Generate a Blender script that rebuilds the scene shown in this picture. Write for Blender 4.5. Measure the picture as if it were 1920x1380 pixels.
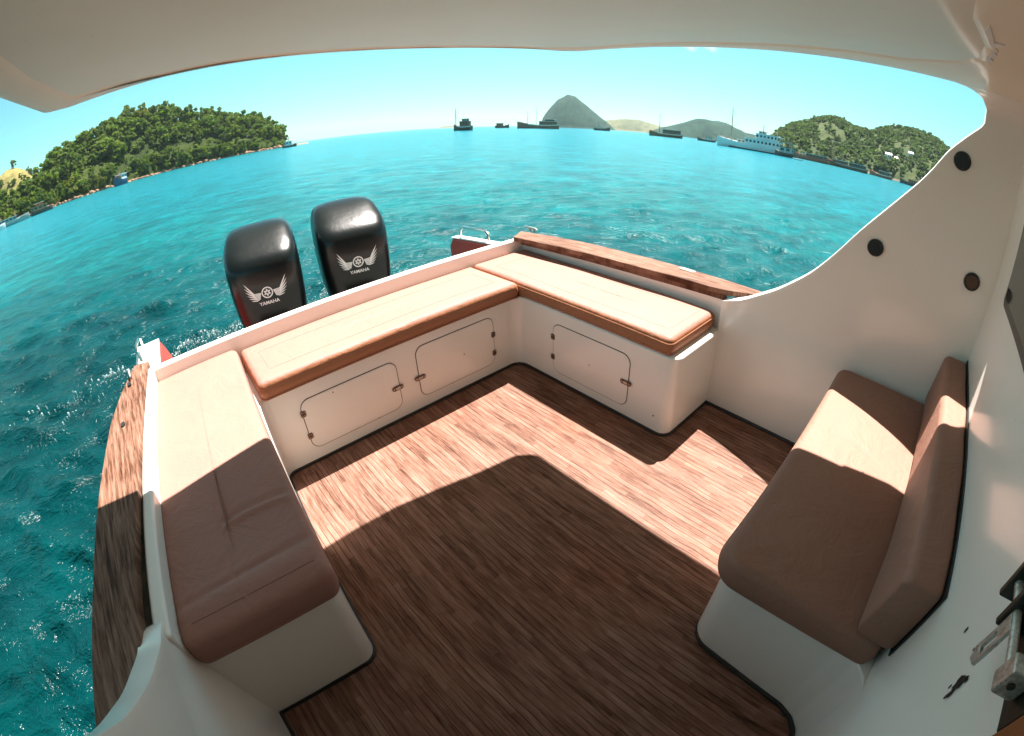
import bpy, bmesh, math, random
import numpy as np
from mathutils import Matrix, Vector
from mathutils.bvhtree import BVHTree
random.seed(7); rng = np.random.default_rng(7)
SC = bpy.context.scene
COL = SC.collection
for o in list(bpy.data.objects): bpy.data.objects.remove(o)

# ---------------------------------------------------------------- camera (action-camera fisheye), sky, sun, exposure
# RM turns the boat's own frame (x to starboard, y aft, z up, floor z=0) into the world: the boat heels a little.
RM = Matrix([[0.99835, -0.00013, -0.05747], [-0.00013, 0.99999, -0.0044], [0.05747, 0.0044, 0.99834]]).to_4x4()
cam_data = bpy.data.cameras.new('camera')
cam = bpy.data.objects.new('camera', cam_data); COL.objects.link(cam)
cam.matrix_world = Matrix([[0.74921, 0.32173, -0.57895, -0.0858], [-0.66234, 0.3622, -0.65584, -0.00657],
                           [-0.00131, 0.87482, 0.48445, 1.49059], [0.0, 0.0, 0.0, 1.0]])
cam_data.type = 'PANO'; cam_data.sensor_width = 36.0
cam_data.clip_start = 0.02; cam_data.clip_end = 30000.0
cam_data.panorama_type = 'FISHEYE_LENS_POLYNOMIAL'
cam_data.fisheye_fov = math.radians(175)
cam_data.fisheye_polynomial_k0 = 0.0; cam_data.fisheye_polynomial_k1 = -0.059471
cam_data.fisheye_polynomial_k2 = 0.0; cam_data.fisheye_polynomial_k3 = 0.0; cam_data.fisheye_polynomial_k4 = 0.0
SC.camera = cam

SUN_AZ, SUN_EL = 58.76, 68.27          # world azimuth from +Y towards +X, elevation
EXPOSURE = 1.9
world = bpy.data.worlds.new('World'); SC.world = world; world.use_nodes = True
wn = world.node_tree; bg = wn.nodes['Background']
sky = wn.nodes.new('ShaderNodeTexSky'); sky.sky_type = 'NISHITA'; sky.sun_disc = False
sky.sun_elevation = math.radians(SUN_EL); sky.sun_rotation = math.radians(SUN_AZ)
sky.air_density = 1.0; sky.dust_density = 0.5; sky.ozone_density = 1.0; sky.altitude = 0
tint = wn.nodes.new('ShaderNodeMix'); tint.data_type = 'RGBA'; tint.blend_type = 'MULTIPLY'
tint.inputs['Factor'].default_value = 1.0      # cyan near the horizon; unseen overhead sky tinted warm, added to warm the shade
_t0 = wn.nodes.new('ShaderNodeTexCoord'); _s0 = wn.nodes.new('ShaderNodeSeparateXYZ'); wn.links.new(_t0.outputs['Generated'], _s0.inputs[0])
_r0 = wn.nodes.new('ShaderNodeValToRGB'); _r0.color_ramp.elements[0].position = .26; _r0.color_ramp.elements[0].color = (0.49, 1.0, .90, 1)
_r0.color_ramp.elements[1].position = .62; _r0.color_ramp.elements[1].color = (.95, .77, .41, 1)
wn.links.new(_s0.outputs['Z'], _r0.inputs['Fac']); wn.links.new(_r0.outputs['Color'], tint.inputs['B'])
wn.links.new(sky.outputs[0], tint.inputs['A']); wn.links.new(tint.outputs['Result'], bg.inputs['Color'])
bg.inputs['Strength'].default_value = 0.052
# one small white cloud low over the horizon
_tc = wn.nodes.new('ShaderNodeTexCoord'); _mp = wn.nodes.new('ShaderNodeMapping'); _mp.vector_type = 'POINT'
_mp.inputs['Rotation'].default_value = (0, 0, math.radians(63.0)); wn.links.new(_tc.outputs['Generated'], _mp.inputs['Vector'])
_sx = wn.nodes.new('ShaderNodeSeparateXYZ'); wn.links.new(_mp.outputs['Vector'], _sx.inputs[0])
_ns = wn.nodes.new('ShaderNodeTexNoise'); _ns.inputs['Scale'].default_value = 38; _ns.inputs['Detail'].default_value = 5; wn.links.new(_mp.outputs['Vector'], _ns.inputs['Vector'])
def _m(op, a, b=None):
    n = wn.nodes.new('ShaderNodeMath'); n.operation = op
    for i_, v_ in enumerate((a, b)):
        if v_ is None: continue
        if isinstance(v_, (int, float)): n.inputs[i_].default_value = v_
        else: wn.links.new(v_, n.inputs[i_])
    return n.outputs[0]
_ex = _m('POWER', _m('DIVIDE', _m('ABSOLUTE', _sx.outputs['X']), .062), 2); _ez = _m('POWER', _m('DIVIDE', _m('ABSOLUTE', _m('SUBTRACT', _sx.outputs['Z'], .192)), .017), 2)
_d = _m('SUBTRACT', _m('SUBTRACT', 1.1, _m('ADD', _ex, _ez)), _m('MULTIPLY', _m('SUBTRACT', _ns.outputs['Fac'], .42), 4.))
_k = _m('MULTIPLY', _m('MULTIPLY', _m('MINIMUM', _m('MAXIMUM', _d, 0.), 1.), _m('GREATER_THAN', _sx.outputs['Y'], 0.)), .85)
_cm = wn.nodes.new('ShaderNodeMix'); _cm.data_type = 'RGBA'; wn.links.new(_k, _cm.inputs['Factor']); wn.links.new(tint.outputs['Result'], _cm.inputs['A']); _cm.inputs['B'].default_value = (7.5, 7.8, 7.6, 1)
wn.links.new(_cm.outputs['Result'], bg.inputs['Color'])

sd = bpy.data.lights.new('sun', 'SUN'); sd.energy = 5.0; sd.angle = math.radians(0.55); sd.color = (1.0, 0.92, 0.87)
so = bpy.data.objects.new('sun', sd); COL.objects.link(so)
a_, e_ = math.radians(SUN_AZ), math.radians(SUN_EL)
sdir = Vector((math.sin(a_)*math.cos(e_), math.cos(a_)*math.cos(e_), math.sin(e_)))
so.rotation_euler = sdir.to_track_quat('Z', 'Y').to_euler(); so.location = (0, 0, 50)
SC.view_settings.view_transform = 'Standard'; SC.view_settings.look = 'None'
SC.view_settings.gamma = 1.0; SC.view_settings.exposure = EXPOSURE
SC.render.engine = 'CYCLES'; SC.cycles.max_bounces = 8; SC.cycles.diffuse_bounces = 5; SC.cycles.glossy_bounces = 4
SC.cycles.sample_clamp_indirect = 6.0
SC.cycles.use_denoising = True

# ---------------------------------------------------------------- materials
def new_mat(name, base=(.5,.5,.5), rough=.5, metal=0., spec=.5, coat=0.):
    m = bpy.data.materials.new(name); m.use_nodes = True
    b = m.node_tree.nodes['Principled BSDF']
    b.inputs['Base Color'].default_value = (*base, 1); b.inputs['Roughness'].default_value = rough
    b.inputs['Metallic'].default_value = metal; b.inputs['Specular IOR Level'].default_value = spec
    b.inputs['Coat Weight'].default_value = coat; b.inputs['Coat Roughness'].default_value = .1
    return m, m.node_tree, b
def N(t, kind, **kw):
    n = t.nodes.new(kind)
    for k, v in kw.items(): setattr(n, k, v)
    return n
def coords(t, scale=(1,1,1), which='Object', rot=(0,0,0)):
    tc = N(t, 'ShaderNodeTexCoord'); mp = N(t, 'ShaderNodeMapping')
    mp.inputs['Scale'].default_value = scale; mp.inputs['Rotation'].default_value = rot
    t.links.new(tc.outputs[which], mp.inputs['Vector']); return mp.outputs['Vector']
def noise(t, vec, scale, detail=4, rough=.55, dist=0.):
    n = N(t, 'ShaderNodeTexNoise'); n.inputs['Scale'].default_value = scale; n.inputs['Detail'].default_value = detail
    n.inputs['Roughness'].default_value = rough; n.inputs['Distortion'].default_value = dist
    t.links.new(vec, n.inputs['Vector']); return n.outputs['Fac']
def ramp(t, fac, stops, interp='LINEAR'):
    r = N(t, 'ShaderNodeValToRGB'); r.color_ramp.interpolation = interp
    el = r.color_ramp.elements
    while len(el) < len(stops): el.new(.5)
    for e, (p, c) in zip(el, stops):
        e.position = p; e.color = (*c, 1) if len(c) == 3 else c
    t.links.new(fac, r.inputs['Fac']); return r.outputs['Color']
def bump(t, h, strength, dist, prev=None):
    b = N(t, 'ShaderNodeBump'); b.inputs['Strength'].default_value = strength; b.inputs['Distance'].default_value = dist
    t.links.new(h, b.inputs['Height'])
    if prev is not None: t.links.new(prev, b.inputs['Normal'])
    return b.outputs['Normal']
def math_(t, op, a, b=None, c=None):
    m = N(t, 'ShaderNodeMath', operation=op)
    for i, v in enumerate((a, b, c)):
        if v is None: continue
        if isinstance(v, (int, float)): m.inputs[i].default_value = v
        else: t.links.new(v, m.inputs[i])
    return m.outputs[0]
def mixc(t, fac, a, b, mode='MIX'):
    m = N(t, 'ShaderNodeMix', data_type='RGBA', blend_type=mode)
    for s, v in (('Factor', fac), ('A', a), ('B', b)):
        if isinstance(v, (int, float)): m.inputs[s].default_value = v
        elif isinstance(v, tuple): m.inputs[s].default_value = (*v, 1)
        else: t.links.new(v, m.inputs[s])
    return m.outputs['Result']

def gelcoat(name, base, rough=.28):
    m, t, b = new_mat(name, base, rough, coat=.35)
    v = coords(t)
    n = noise(t, v, 3.0, 5); n2 = noise(t, v, 45, 3, .7)
    c = mixc(t, n, tuple(x*.93 for x in base), tuple(min(1, x*1.03) for x in base))
    spots = ramp(t, n2, [(.0, (0,0,0)), (.66, (0,0,0)), (.76, (.45,)*3)])
    c = mixc(t, spots, c, tuple(x*y for x, y in zip(base, (.75,.68,.58))))
    t.links.new(c, b.inputs['Base Color'])
    t.links.new(bump(t, noise(t, v, 5, 2), .12, .02), b.inputs['Normal'])
    return m
M = {}
M['gel'] = gelcoat('white_gelcoat', (.87,.835,.765))
M['ceil'] = gelcoat('painted_ceiling', (.88,.77,.60), .5)
M['liner'] = gelcoat('ceiling_liner', (.82,.78,.64), .5)

def vinyl(name, base, rough=.6):
    m, t, b = new_mat(name, base, rough, spec=.3)
    v = coords(t)
    n = noise(t, v, 2.2, 5, .6)
    c = mixc(t, n, tuple(x*.88 for x in base), tuple(x*1.08 for x in base))
    st = ramp(t, noise(t, v, 28, 4, .75), [(0, (0,0,0)), (.66, (0,0,0)), (.78, (.5,)*3)])
    c = mixc(t, st, c, tuple(x*y for x, y in zip(base, (.6,.55,.5))))
    t.links.new(c, b.inputs['Base Color'])
    nb = bump(t, noise(t, v, 7, 4, .6, .8), .55, .016)
    nb = bump(t, ramp(t, noise(t, v, 4.5, 3, .5, 2.2), [(.44,(0,)*3),(.5,(1,)*3),(.56,(0,)*3)]), .07, .004, nb)
    nb = bump(t, noise(t, v, 650, 2), .08, .0015, nb)
    t.links.new(nb, b.inputs['Normal']); return m
M['vinyl'] = vinyl('tan_vinyl', (.345,.172,.132))
M['vinyl_dark'] = vinyl('brown_vinyl', (.29,.153,.108))
M['vinyl_bounce'] = vinyl('floor_bounce_vinyl', (.36,.15,.075))  # orange bounce from the floor put into the vinyl colour
M['stitch'] = new_mat('stitching', (.17,.095,.06), .7)[0]

def teak(name, plank, cols, axis='x', gap=True):
    """strips running along y, plank = strip width"""
    m, t, b = new_mat(name, rough=.5, spec=.25)
    v = coords(t); sep = N(t, 'ShaderNodeSeparateXYZ'); t.links.new(v, sep.inputs[0])
    X = math_(t, 'DIVIDE', sep.outputs['X'], plank); xi = math_(t, 'FLOOR', X); xf = math_(t, 'FRACT', X)
    wn1 = N(t, 'ShaderNodeTexWhiteNoise', noise_dimensions='1D'); t.links.new(xi, wn1.inputs['W'])
    yy = math_(t, 'ADD', math_(t, 'MULTIPLY', sep.outputs['Y'], 1.35), math_(t, 'MULTIPLY', wn1.outputs['Value'], 7.))
    yi = math_(t, 'FLOOR', yy); yf = math_(t, 'FRACT', yy)
    cmb = N(t, 'ShaderNodeCombineXYZ'); t.links.new(xi, cmb.inputs[0]); t.links.new(yi, cmb.inputs[1])
    wn2 = N(t, 'ShaderNodeTexWhiteNoise', noise_dimensions='3D'); t.links.new(cmb.outputs[0], wn2.inputs['Vector'])
    # grain: stretched noise, shifted per strip
    off = N(t, 'ShaderNodeCombineXYZ'); t.links.new(math_(t, 'MULTIPLY', sep.outputs['X'], 55.), off.inputs[0])
    t.links.new(math_(t, 'MULTIPLY', sep.outputs['Y'], 3.2), off.inputs[1]); t.links.new(math_(t, 'MULTIPLY', wn2.outputs['Value'], 30.), off.inputs[2])
    g = noise(t, off.outputs[0], 1.6, 6, .68, .6)
    off2 = N(t, 'ShaderNodeCombineXYZ'); t.links.new(math_(t, 'MULTIPLY', sep.outputs['X'], 260.), off2.inputs[0])
    t.links.new(math_(t, 'MULTIPLY', sep.outputs['Y'], 9.), off2.inputs[1]); t.links.new(math_(t, 'MULTIPLY', wn2.outputs['Value'], 9.), off2.inputs[2])
    g2 = noise(t, off2.outputs[0], 1.0, 3, .7)
    big = noise(t, v, 2.4, 4, .6)
    f = math_(t, 'ADD', math_(t, 'MULTIPLY', g, .55), math_(t, 'MULTIPLY', wn2.outputs['Value'], .24))
    f = math_(t, 'ADD', f, math_(t, 'MULTIPLY', g2, .22)); f = math_(t, 'ADD', f, math_(t, 'MULTIPLY', math_(t, 'SUBTRACT', big, .5), .35))
    c = ramp(t, f, cols)
    h = math_(t, 'ADD', math_(t, 'MULTIPLY', g, .5), math_(t, 'MULTIPLY', g2, .5))
    if gap:
        d = math_(t, 'MINIMUM', xf, math_(t, 'SUBTRACT', 1., xf)); gm = math_(t, 'LESS_THAN', d, .035)
        dy = math_(t, 'MINIMUM', yf, math_(t, 'SUBTRACT', 1., yf)); gy = math_(t, 'LESS_THAN', dy, .003)
        gm = math_(t, 'MAXIMUM', gm, gy)
        c = mixc(t, math_(t, 'MULTIPLY', gm, .75), c, (.02,.012,.008))
        h = math_(t, 'SUBTRACT', h, math_(t, 'MULTIPLY', gm, .8))
    t.links.new(c, b.inputs['Base Color'])
    rr = ramp(t, g, [(.3, (.32,)*3), (.75, (.6,)*3)]); t.links.new(rr, b.inputs['Roughness'])
    t.links.new(bump(t, h, .45, .003), b.inputs['Normal'])
    return m
def worn_floor():
    m, t, b = new_mat('worn_teak_floor', rough=.6, spec=.12)
    v = coords(t); sep = N(t, 'ShaderNodeSeparateXYZ'); t.links.new(v, sep.inputs[0])
    wob = math_(t, 'MULTIPLY', math_(t, 'SUBTRACT', noise(t, v, 3.5, 2), .5), .02)
    xx = math_(t, 'ADD', sep.outputs['X'], wob)
    def streak(sx, sy, sc, det, seed):
        c = N(t, 'ShaderNodeCombineXYZ'); t.links.new(math_(t, 'MULTIPLY', xx, sx), c.inputs[0]); t.links.new(math_(t, 'MULTIPLY', sep.outputs['Y'], sy), c.inputs[1]); c.inputs[2].default_value = seed
        return noise(t, c.outputs[0], sc, det, .62)
    s1 = streak(75, 7.0, 1., 5, 1.3); s2 = streak(190, 13., 1., 3, 7.7); s3 = streak(22, 2.2, 1., 4, 4.1); big = noise(t, v, 2.1, 4, .6)
    f = math_(t, 'ADD', math_(t, 'MULTIPLY', s1, .42), math_(t, 'MULTIPLY', s2, .22))
    f = math_(t, 'ADD', f, math_(t, 'MULTIPLY', s3, .28)); f = math_(t, 'ADD', f, math_(t, 'MULTIPLY', big, .10))
    Xp = math_(t, 'DIVIDE', xx, .025); pid = math_(t, 'FLOOR', Xp); w1 = N(t, 'ShaderNodeTexWhiteNoise', noise_dimensions='1D'); t.links.new(pid, w1.inputs['W'])
    yq = math_(t, 'ADD', math_(t, 'MULTIPLY', sep.outputs['Y'], 4.6), math_(t, 'MULTIPLY', w1.outputs['Value'], 9.)); cq = N(t, 'ShaderNodeCombineXYZ'); t.links.new(pid, cq.inputs[0]); t.links.new(math_(t, 'FLOOR', yq), cq.inputs[1])
    w2 = N(t, 'ShaderNodeTexWhiteNoise', noise_dimensions='3D'); t.links.new(cq.outputs[0], w2.inputs['Vector'])
    f = math_(t, 'ADD', f, math_(t, 'MULTIPLY', math_(t, 'SUBTRACT', w2.outputs['Value'], .5), .085))
    c = ramp(t, f, [(.36,(.050,.020,.012)), (.45,(.145,.074,.050)), (.53,(.225,.122,.088)), (.62,(.29,.175,.132)), (.74,(.40,.27,.21))])
    fl = ramp(t, streak(120, 16., 1., 2, 12.), [(.64,(0,0,0)), (.74,(.35,)*3)]); c = mixc(t, fl, c, (.36,.26,.19))       # pale scratches
    X = math_(t, 'FRACT', Xp); gm = math_(t, 'MULTIPLY', math_(t, 'LESS_THAN', X, .10), ramp(t, streak(9, 3., 1., 3, 20.), [(.42,(.95,)*3),(.64,(.25,)*3)]))
    c = mixc(t, gm, c, (.02,.011,.007))
    red = ramp(t, noise(t, v, 1.3, 3), [(.45,(0,0,0)), (.7,(.5,)*3)]); c = mixc(t, red, c, mixc(t, 1., c, (1.15,.78,.62), 'MULTIPLY'))
    t.links.new(c, b.inputs['Base Color'])
    t.links.new(ramp(t, s1, [(.35, (.45,)*3), (.65, (.75,)*3)]), b.inputs['Roughness'])
    h = math_(t, 'SUBTRACT', math_(t, 'ADD', s1, s2), math_(t, 'MULTIPLY', gm, .6)); t.links.new(bump(t, h, .6, .004), b.inputs['Normal'])
    return m
M['floor'] = worn_floor()
def weathered(name):
    m, t, b = new_mat(name, rough=.65, spec=.2)
    v = coords(t); sep = N(t, 'ShaderNodeSeparateXYZ'); t.links.new(v, sep.inputs[0])
    xx = math_(t, 'ADD', sep.outputs['X'], math_(t, 'MULTIPLY', sep.outputs['Y'], .055))
    def streak(sx, sy, seed, det=4):
        c = N(t, 'ShaderNodeCombineXYZ'); t.links.new(math_(t, 'MULTIPLY', xx, sx), c.inputs[0]); t.links.new(math_(t, 'MULTIPLY', sep.outputs['Y'], sy), c.inputs[1]); c.inputs[2].default_value = seed
        return noise(t, c.outputs[0], 1., det, .65, .4)
    a = streak(75, 5, 2.); b2 = streak(190, 9, 5., 3); big = noise(t, v, 3., 4)
    f = math_(t, 'ADD', math_(t, 'ADD', math_(t, 'MULTIPLY', a, .5), math_(t, 'MULTIPLY', b2, .25)), math_(t, 'MULTIPLY', big, .25))
    c = ramp(t, f, [(.33,(.020,.006,.002)), (.43,(.075,.027,.011)), (.53,(.20,.105,.068)), (.64,(.31,.19,.135)), (.76,(.42,.29,.21))])
    t.links.new(c, b.inputs['Base Color']); t.links.new(bump(t, math_(t, 'ADD', a, b2), .5, .004), b.inputs['Normal']); return m
M['rail'] = weathered('weathered_teak')
M['doorwood'] = teak('varnished_wood', .2, [(.2,(.12,.035,.012)), (.6,(.25,.085,.03)), (.9,(.34,.14,.05))], gap=False)
M['black'] = new_mat('black_rubber', (.012,.012,.012), .45)[0]
M['blackplastic'] = new_mat('black_plastic', (.018,.017,.016), .3)[0]
M['seam'] = new_mat('dark_seam', (.10,.055,.03), .8)[0]
M['fitting'] = new_mat('bronzed_fitting', (.13,.075,.05), .35, .6)[0]
def steel():
    m, t, b = new_mat('worn_steel', (.50,.50,.46), .38, .55)
    v = coords(t); n = noise(t, v, 60, 4, .7)
    t.links.new(mixc(t, ramp(t, n, [(.45,(0,0,0)),(.62,(1,1,1))]), (.50,.50,.46), (.30,.29,.25)), b.inputs['Base Color'])
    t.links.new(ramp(t, n, [(.3,(.2,)*3),(.7,(.55,)*3)]), b.inputs['Roughness']); return m
M['steel'] = steel()
M['oxide'] = new_mat('blackened_brass', (.045,.05,.04), .4, .7)[0]
M['chrome'] = new_mat('chrome', (.75,.75,.74), .12, 1.)[0]
M['red'] = new_mat('red_paint', (.50,.05,.03), .35, coat=.3)[0]
M['glass'] = new_mat('dark_glass', (.02,.035,.03), .06, spec=.8)[0]
M['white'] = new_mat('white_paint', (.8,.8,.78), .5)[0]
def cowl_mat():
    m, t, b = new_mat('black_cowl', (.004,.007,.007), .28, spec=.38, coat=.0)
    b.inputs['Coat Roughness'].default_value = .28
    v = coords(t); t.links.new(bump(t, noise(t, v, 14, 3), .15, .01), b.inputs['Normal']); return m
M['cowl'] = cowl_mat()
M['decal'] = new_mat('silver_decal', (.85,.79,.77), .4)[0]
M['decalgrey'] = new_mat('grey_decal', (.35,.31,.30), .4)[0]

# ---------------------------------------------------------------- helpers
BOAT = []                                # top-level objects authored in the boat's frame
def tag(o, label=None, cat=None, group=None, kind=None):
    if label: o['label'] = label
    if cat: o['category'] = cat
    if group: o['group'] = group
    if kind: o['kind'] = kind
    return o
def empty(name, loc=(0,0,0), rotz=0., boat=False):
    o = bpy.data.objects.new(name, None); COL.objects.link(o); o.location = loc; o.rotation_euler = (0,0,rotz)
    o.empty_display_size = .1
    if boat: BOAT.append(o)
    return o
class MB:
    def __init__(s): s.v = []; s.f = []
    def add(s, vs, fs):
        k = len(s.v); s.v += [tuple(map(float, p)) for p in vs]; s.f += [tuple(i+k for i in f) for f in fs]; return s
    def box(s, x0, x1, y0, y1, z0, z1, mat=None):
        vs = [(x,y,z) for z in (z0,z1) for y in (y0,y1) for x in (x0,x1)]
        if mat is not None: vs = [mat @ Vector(p) for p in vs]
        return s.add(vs, [(0,2,3,1),(4,5,7,6),(0,1,5,4),(2,6,7,3),(0,4,6,2),(1,3,7,5)])
    def prism(s, poly, z0, z1, f=None):
        n = len(poly); A = sum(poly[i][0]*poly[(i+1)%n][1]-poly[(i+1)%n][0]*poly[i][1] for i in range(n))
        if A < 0: poly = poly[::-1]
        vs = [(x,y,z0) for x,y in poly]+[(x,y,z1) for x,y in poly]
        if f: vs = [f(*p) for p in vs]
        return s.add(vs, [tuple(range(n))[::-1], tuple(range(n,2*n))]+[(i,(i+1)%n,n+(i+1)%n,n+i) for i in range(n)])
    def loft(s, rings, cap0=True, cap1=True, closed=True):
        n = len(rings[0]); vs = [p for r in rings for p in r]; fs = []
        for k in range(len(rings)-1):
            for i in range(n if closed else n-1):
                j = (i+1)%n; fs.append((k*n+i,k*n+j,(k+1)*n+j,(k+1)*n+i))
        if cap0: fs.append(tuple(range(n))[::-1])
        if cap1: fs.append(tuple(range((len(rings)-1)*n, len(rings)*n)))
        return s.add(vs, fs)
    def tube(s, path, r, n=10, closed=False, caps=True):
        P = [Vector(p) for p in path]; L = len(P); rings = []
        up = None
        for i in range(L):
            if closed: t = (P[(i+1)%L]-P[i-1]).normalized()
            else: t = (P[min(i+1,L-1)]-P[max(i-1,0)]).normalized()
            if up is None: up = t.orthogonal().normalized()
            up = (up - t*up.dot(t)).normalized(); sd_ = t.cross(up)
            rr = r[i] if isinstance(r, (list, tuple)) else r
            rings.append([tuple(P[i]+up*math.cos(a)*rr+sd_*math.sin(a)*rr) for a in [2*math.pi*k/n for k in range(n)]])
        if closed: rings.append(rings[0]); return s.loft(rings, False, False)
        return s.loft(rings, caps, caps)
    def cyl(s, c, r, h, axis='z', n=24, r2=None):
        c = Vector(c); r2 = r if r2 is None else r2
        ax = {'x':(Vector((0,1,0)),Vector((0,0,1)),Vector((1,0,0))),'y':(Vector((0,0,1)),Vector((1,0,0)),Vector((0,1,0))),'z':(Vector((1,0,0)),Vector((0,1,0)),Vector((0,0,1)))}[axis]
        ring = lambda rr, d: [tuple(c+ax[0]*math.cos(2*math.pi*k/n)*rr+ax[1]*math.sin(2*math.pi*k/n)*rr+ax[2]*d) for k in range(n)]
        return s.loft([ring(r,0), ring(r2,h)])
    def build(s, name, mat, parent=None, smooth=True, bevel=0., seg=3, boat=False, angle=35):
        me = bpy.data.meshes.new(name); me.from_pydata(s.v, [], s.f); me.update()
        bm = bmesh.new(); bm.from_mesh(me); bmesh.ops.recalc_face_normals(bm, faces=bm.faces); bm.to_mesh(me); bm.free()
        me.materials.append(M[mat] if isinstance(mat, str) else mat)
        if smooth: me.set_sharp_from_angle(angle=math.radians(angle)) if not bevel else None; me.shade_smooth() if bevel else [setattr(p,'use_smooth',True) for p in me.polygons]
        o = bpy.data.objects.new(name, me); COL.objects.link(o)
        if parent is not None: o.parent = parent
        elif boat: BOAT.append(o)
        if bevel:
            b = o.modifiers.new('bevel', 'BEVEL'); b.width = bevel; b.segments = seg; b.limit_method = 'ANGLE'; b.angle_limit = math.radians(40)
            b.harden_normals = False
            w = o.modifiers.new('wn', 'WEIGHTED_NORMAL'); w.keep_sharp = True
        return o
def rounded(poly, rad, n=8):
    """polygon with a radius at each corner (rad: number or list)"""
    L = len(poly); out = []
    for i in range(L):
        r = rad[i] if isinstance(rad, (list, tuple)) else rad
        p = Vector(poly[i]).to_2d(); a = Vector(poly[i-1]).to_2d()-p; b = Vector(poly[(i+1)%L]).to_2d()-p
        if r <= 1e-6: out.append(tuple(p)); continue
        la, lb = a.length, b.length; a.normalize(); b.normalize()
        th = a.angle(b); d = min(r/math.tan(th/2), la*.49, lb*.49); rr = d*math.tan(th/2)
        c = p+(a+b).normalized()*(rr/math.sin(th/2)); s0 = p+a*d-c; s1 = p+b*d-c
        a0 = math.atan2(s0.y, s0.x); a1 = math.atan2(s1.y, s1.x); da = (a1-a0+math.pi)%(2*math.pi)-math.pi
        out += [(c.x+rr*math.cos(a0+da*k/n), c.y+rr*math.sin(a0+da*k/n)) for k in range(n+1)]
    return out
def lerp(a, b, t): return a+(b-a)*t
def interp(x, xs, ys): return float(np.interp(x, xs, ys))
# ================================================================ THE BOAT (boat frame)
boat = empty('motor_boat', (0,0,0), boat=True)
tag(boat, 'white open-stern motor boat with strip-teak floor, white benches and overhanging white roof', 'motor boat')
XW, XL0, YB = 2.09, -.40, -.35          # side wall, left wall, bulkhead
# floor
mb = MB(); mb.add([(-.5,-.36,0),(2.14,-.36,0),(2.14,2.36,0),(-.5,2.36,0)], [(0,1,2,3)]); mb.add([(-.5,-.36,-.03),(2.14,-.36,-.03),(2.14,2.36,-.03),(-.5,2.36,-.03)], [(0,3,2,1)])
mb.build('deck_floor', 'floor', boat, smooth=False)
# U-shaped bench moulding, radii on the visible corners
U = rounded([(-.43,.82),(.055,.82),(.154,1.90),(1.664,1.90),(1.664,.847),(2.12,.847),(2.12,2.345),(-.33,2.345)], [0,.055,.05,.075,.055,0,0,0], 10)
MB().prism(U, 0.002, .44).build('bench_base', 'gel', boat, bevel=.014)
# seat box under the forward seat
SB = rounded([(.735,-.3515),(.775,-.338),(.808,-.30),(.828,-.24),(.86,.172),(2.10,.172),(2.10,-.3515)], [0,.04,.05,.06,.085,0,0], 10)
MB().prism(SB, 0.002, .425).build('seat_box', 'gel', boat, bevel=.02)
# black rubber beads along the floor edge
def bead(name, pts, r=.009):
    MB().tube([(x,y,.006) for x,y in pts], r, 8).build(name, 'black', boat)
uu = rounded([(-.43,.82),(.055,.82),(.154,1.90),(1.664,1.90),(1.664,.847),(2.085,.847)], [0,.055,.05,.075,.055,0], 10)
bead('floor_trim', [(-.345,-.3),(-.345,.815)]+[p for p in uu[1:] if True])
bead('floor_trim', [(2.085,.85),(2.085,.2)])
bead('floor_trim', [(2.09,.165)]+rounded([(2.10,.165),(.853,.165),(.821,-.24),(.801,-.295),(.77,-.33),(.735,-.3425),(.34,-.3425)], [0,.09,.06,.05,.04,0,0], 10)[1:])
# side walls with the cut-out that sweeps up to the roof
EZ = [0,.56,.60,.622,.655,.71,.77,.84,.95,1.07,1.2,1.30,1.37,1.43,1.485,1.544,1.60,1.64]
EY = [.85,.85,.85,.82,.74,.63,.555,.493,.39,.286,.18,.11,.06,0.,-.06,-.12,-.172,-.192]
def smooth_curve(xs, ys, n):
    P = [Vector((a, b)) for a, b in zip(xs, ys)]; out = []
    P = [P[0]*2-P[1]]+P+[P[-1]*2-P[-2]]
    for i in range(1, len(P)-2):
        for k in range(n):
            t = k/n; a, b, c, d = P[i-1:i+3]
            out.append(.5*((2*b)+(c-a)*t+(2*a-5*b+4*c-d)*t*t+(3*b-a-3*c+d)*t**3))
    out.append(P[-2]); return [p.x for p in out], [p.y for p in out]
EZ_, EY_ = smooth_curve([.60,.618,.637,.685,.739,.791,.873,.983,1.118,1.25,1.378,1.45,1.535,1.611,1.66,1.683], [.86,.81,.76,.682,.60,.537,.448,.36,.264,.158,.053,.002,-.053,-.122,-.172,-.186], 3)
EZ, EY = [0,.35,.56]+EZ_, [.86,.86,.86]+EY_
def xl(z): return XW-.085*max(0., z-.6)
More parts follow.
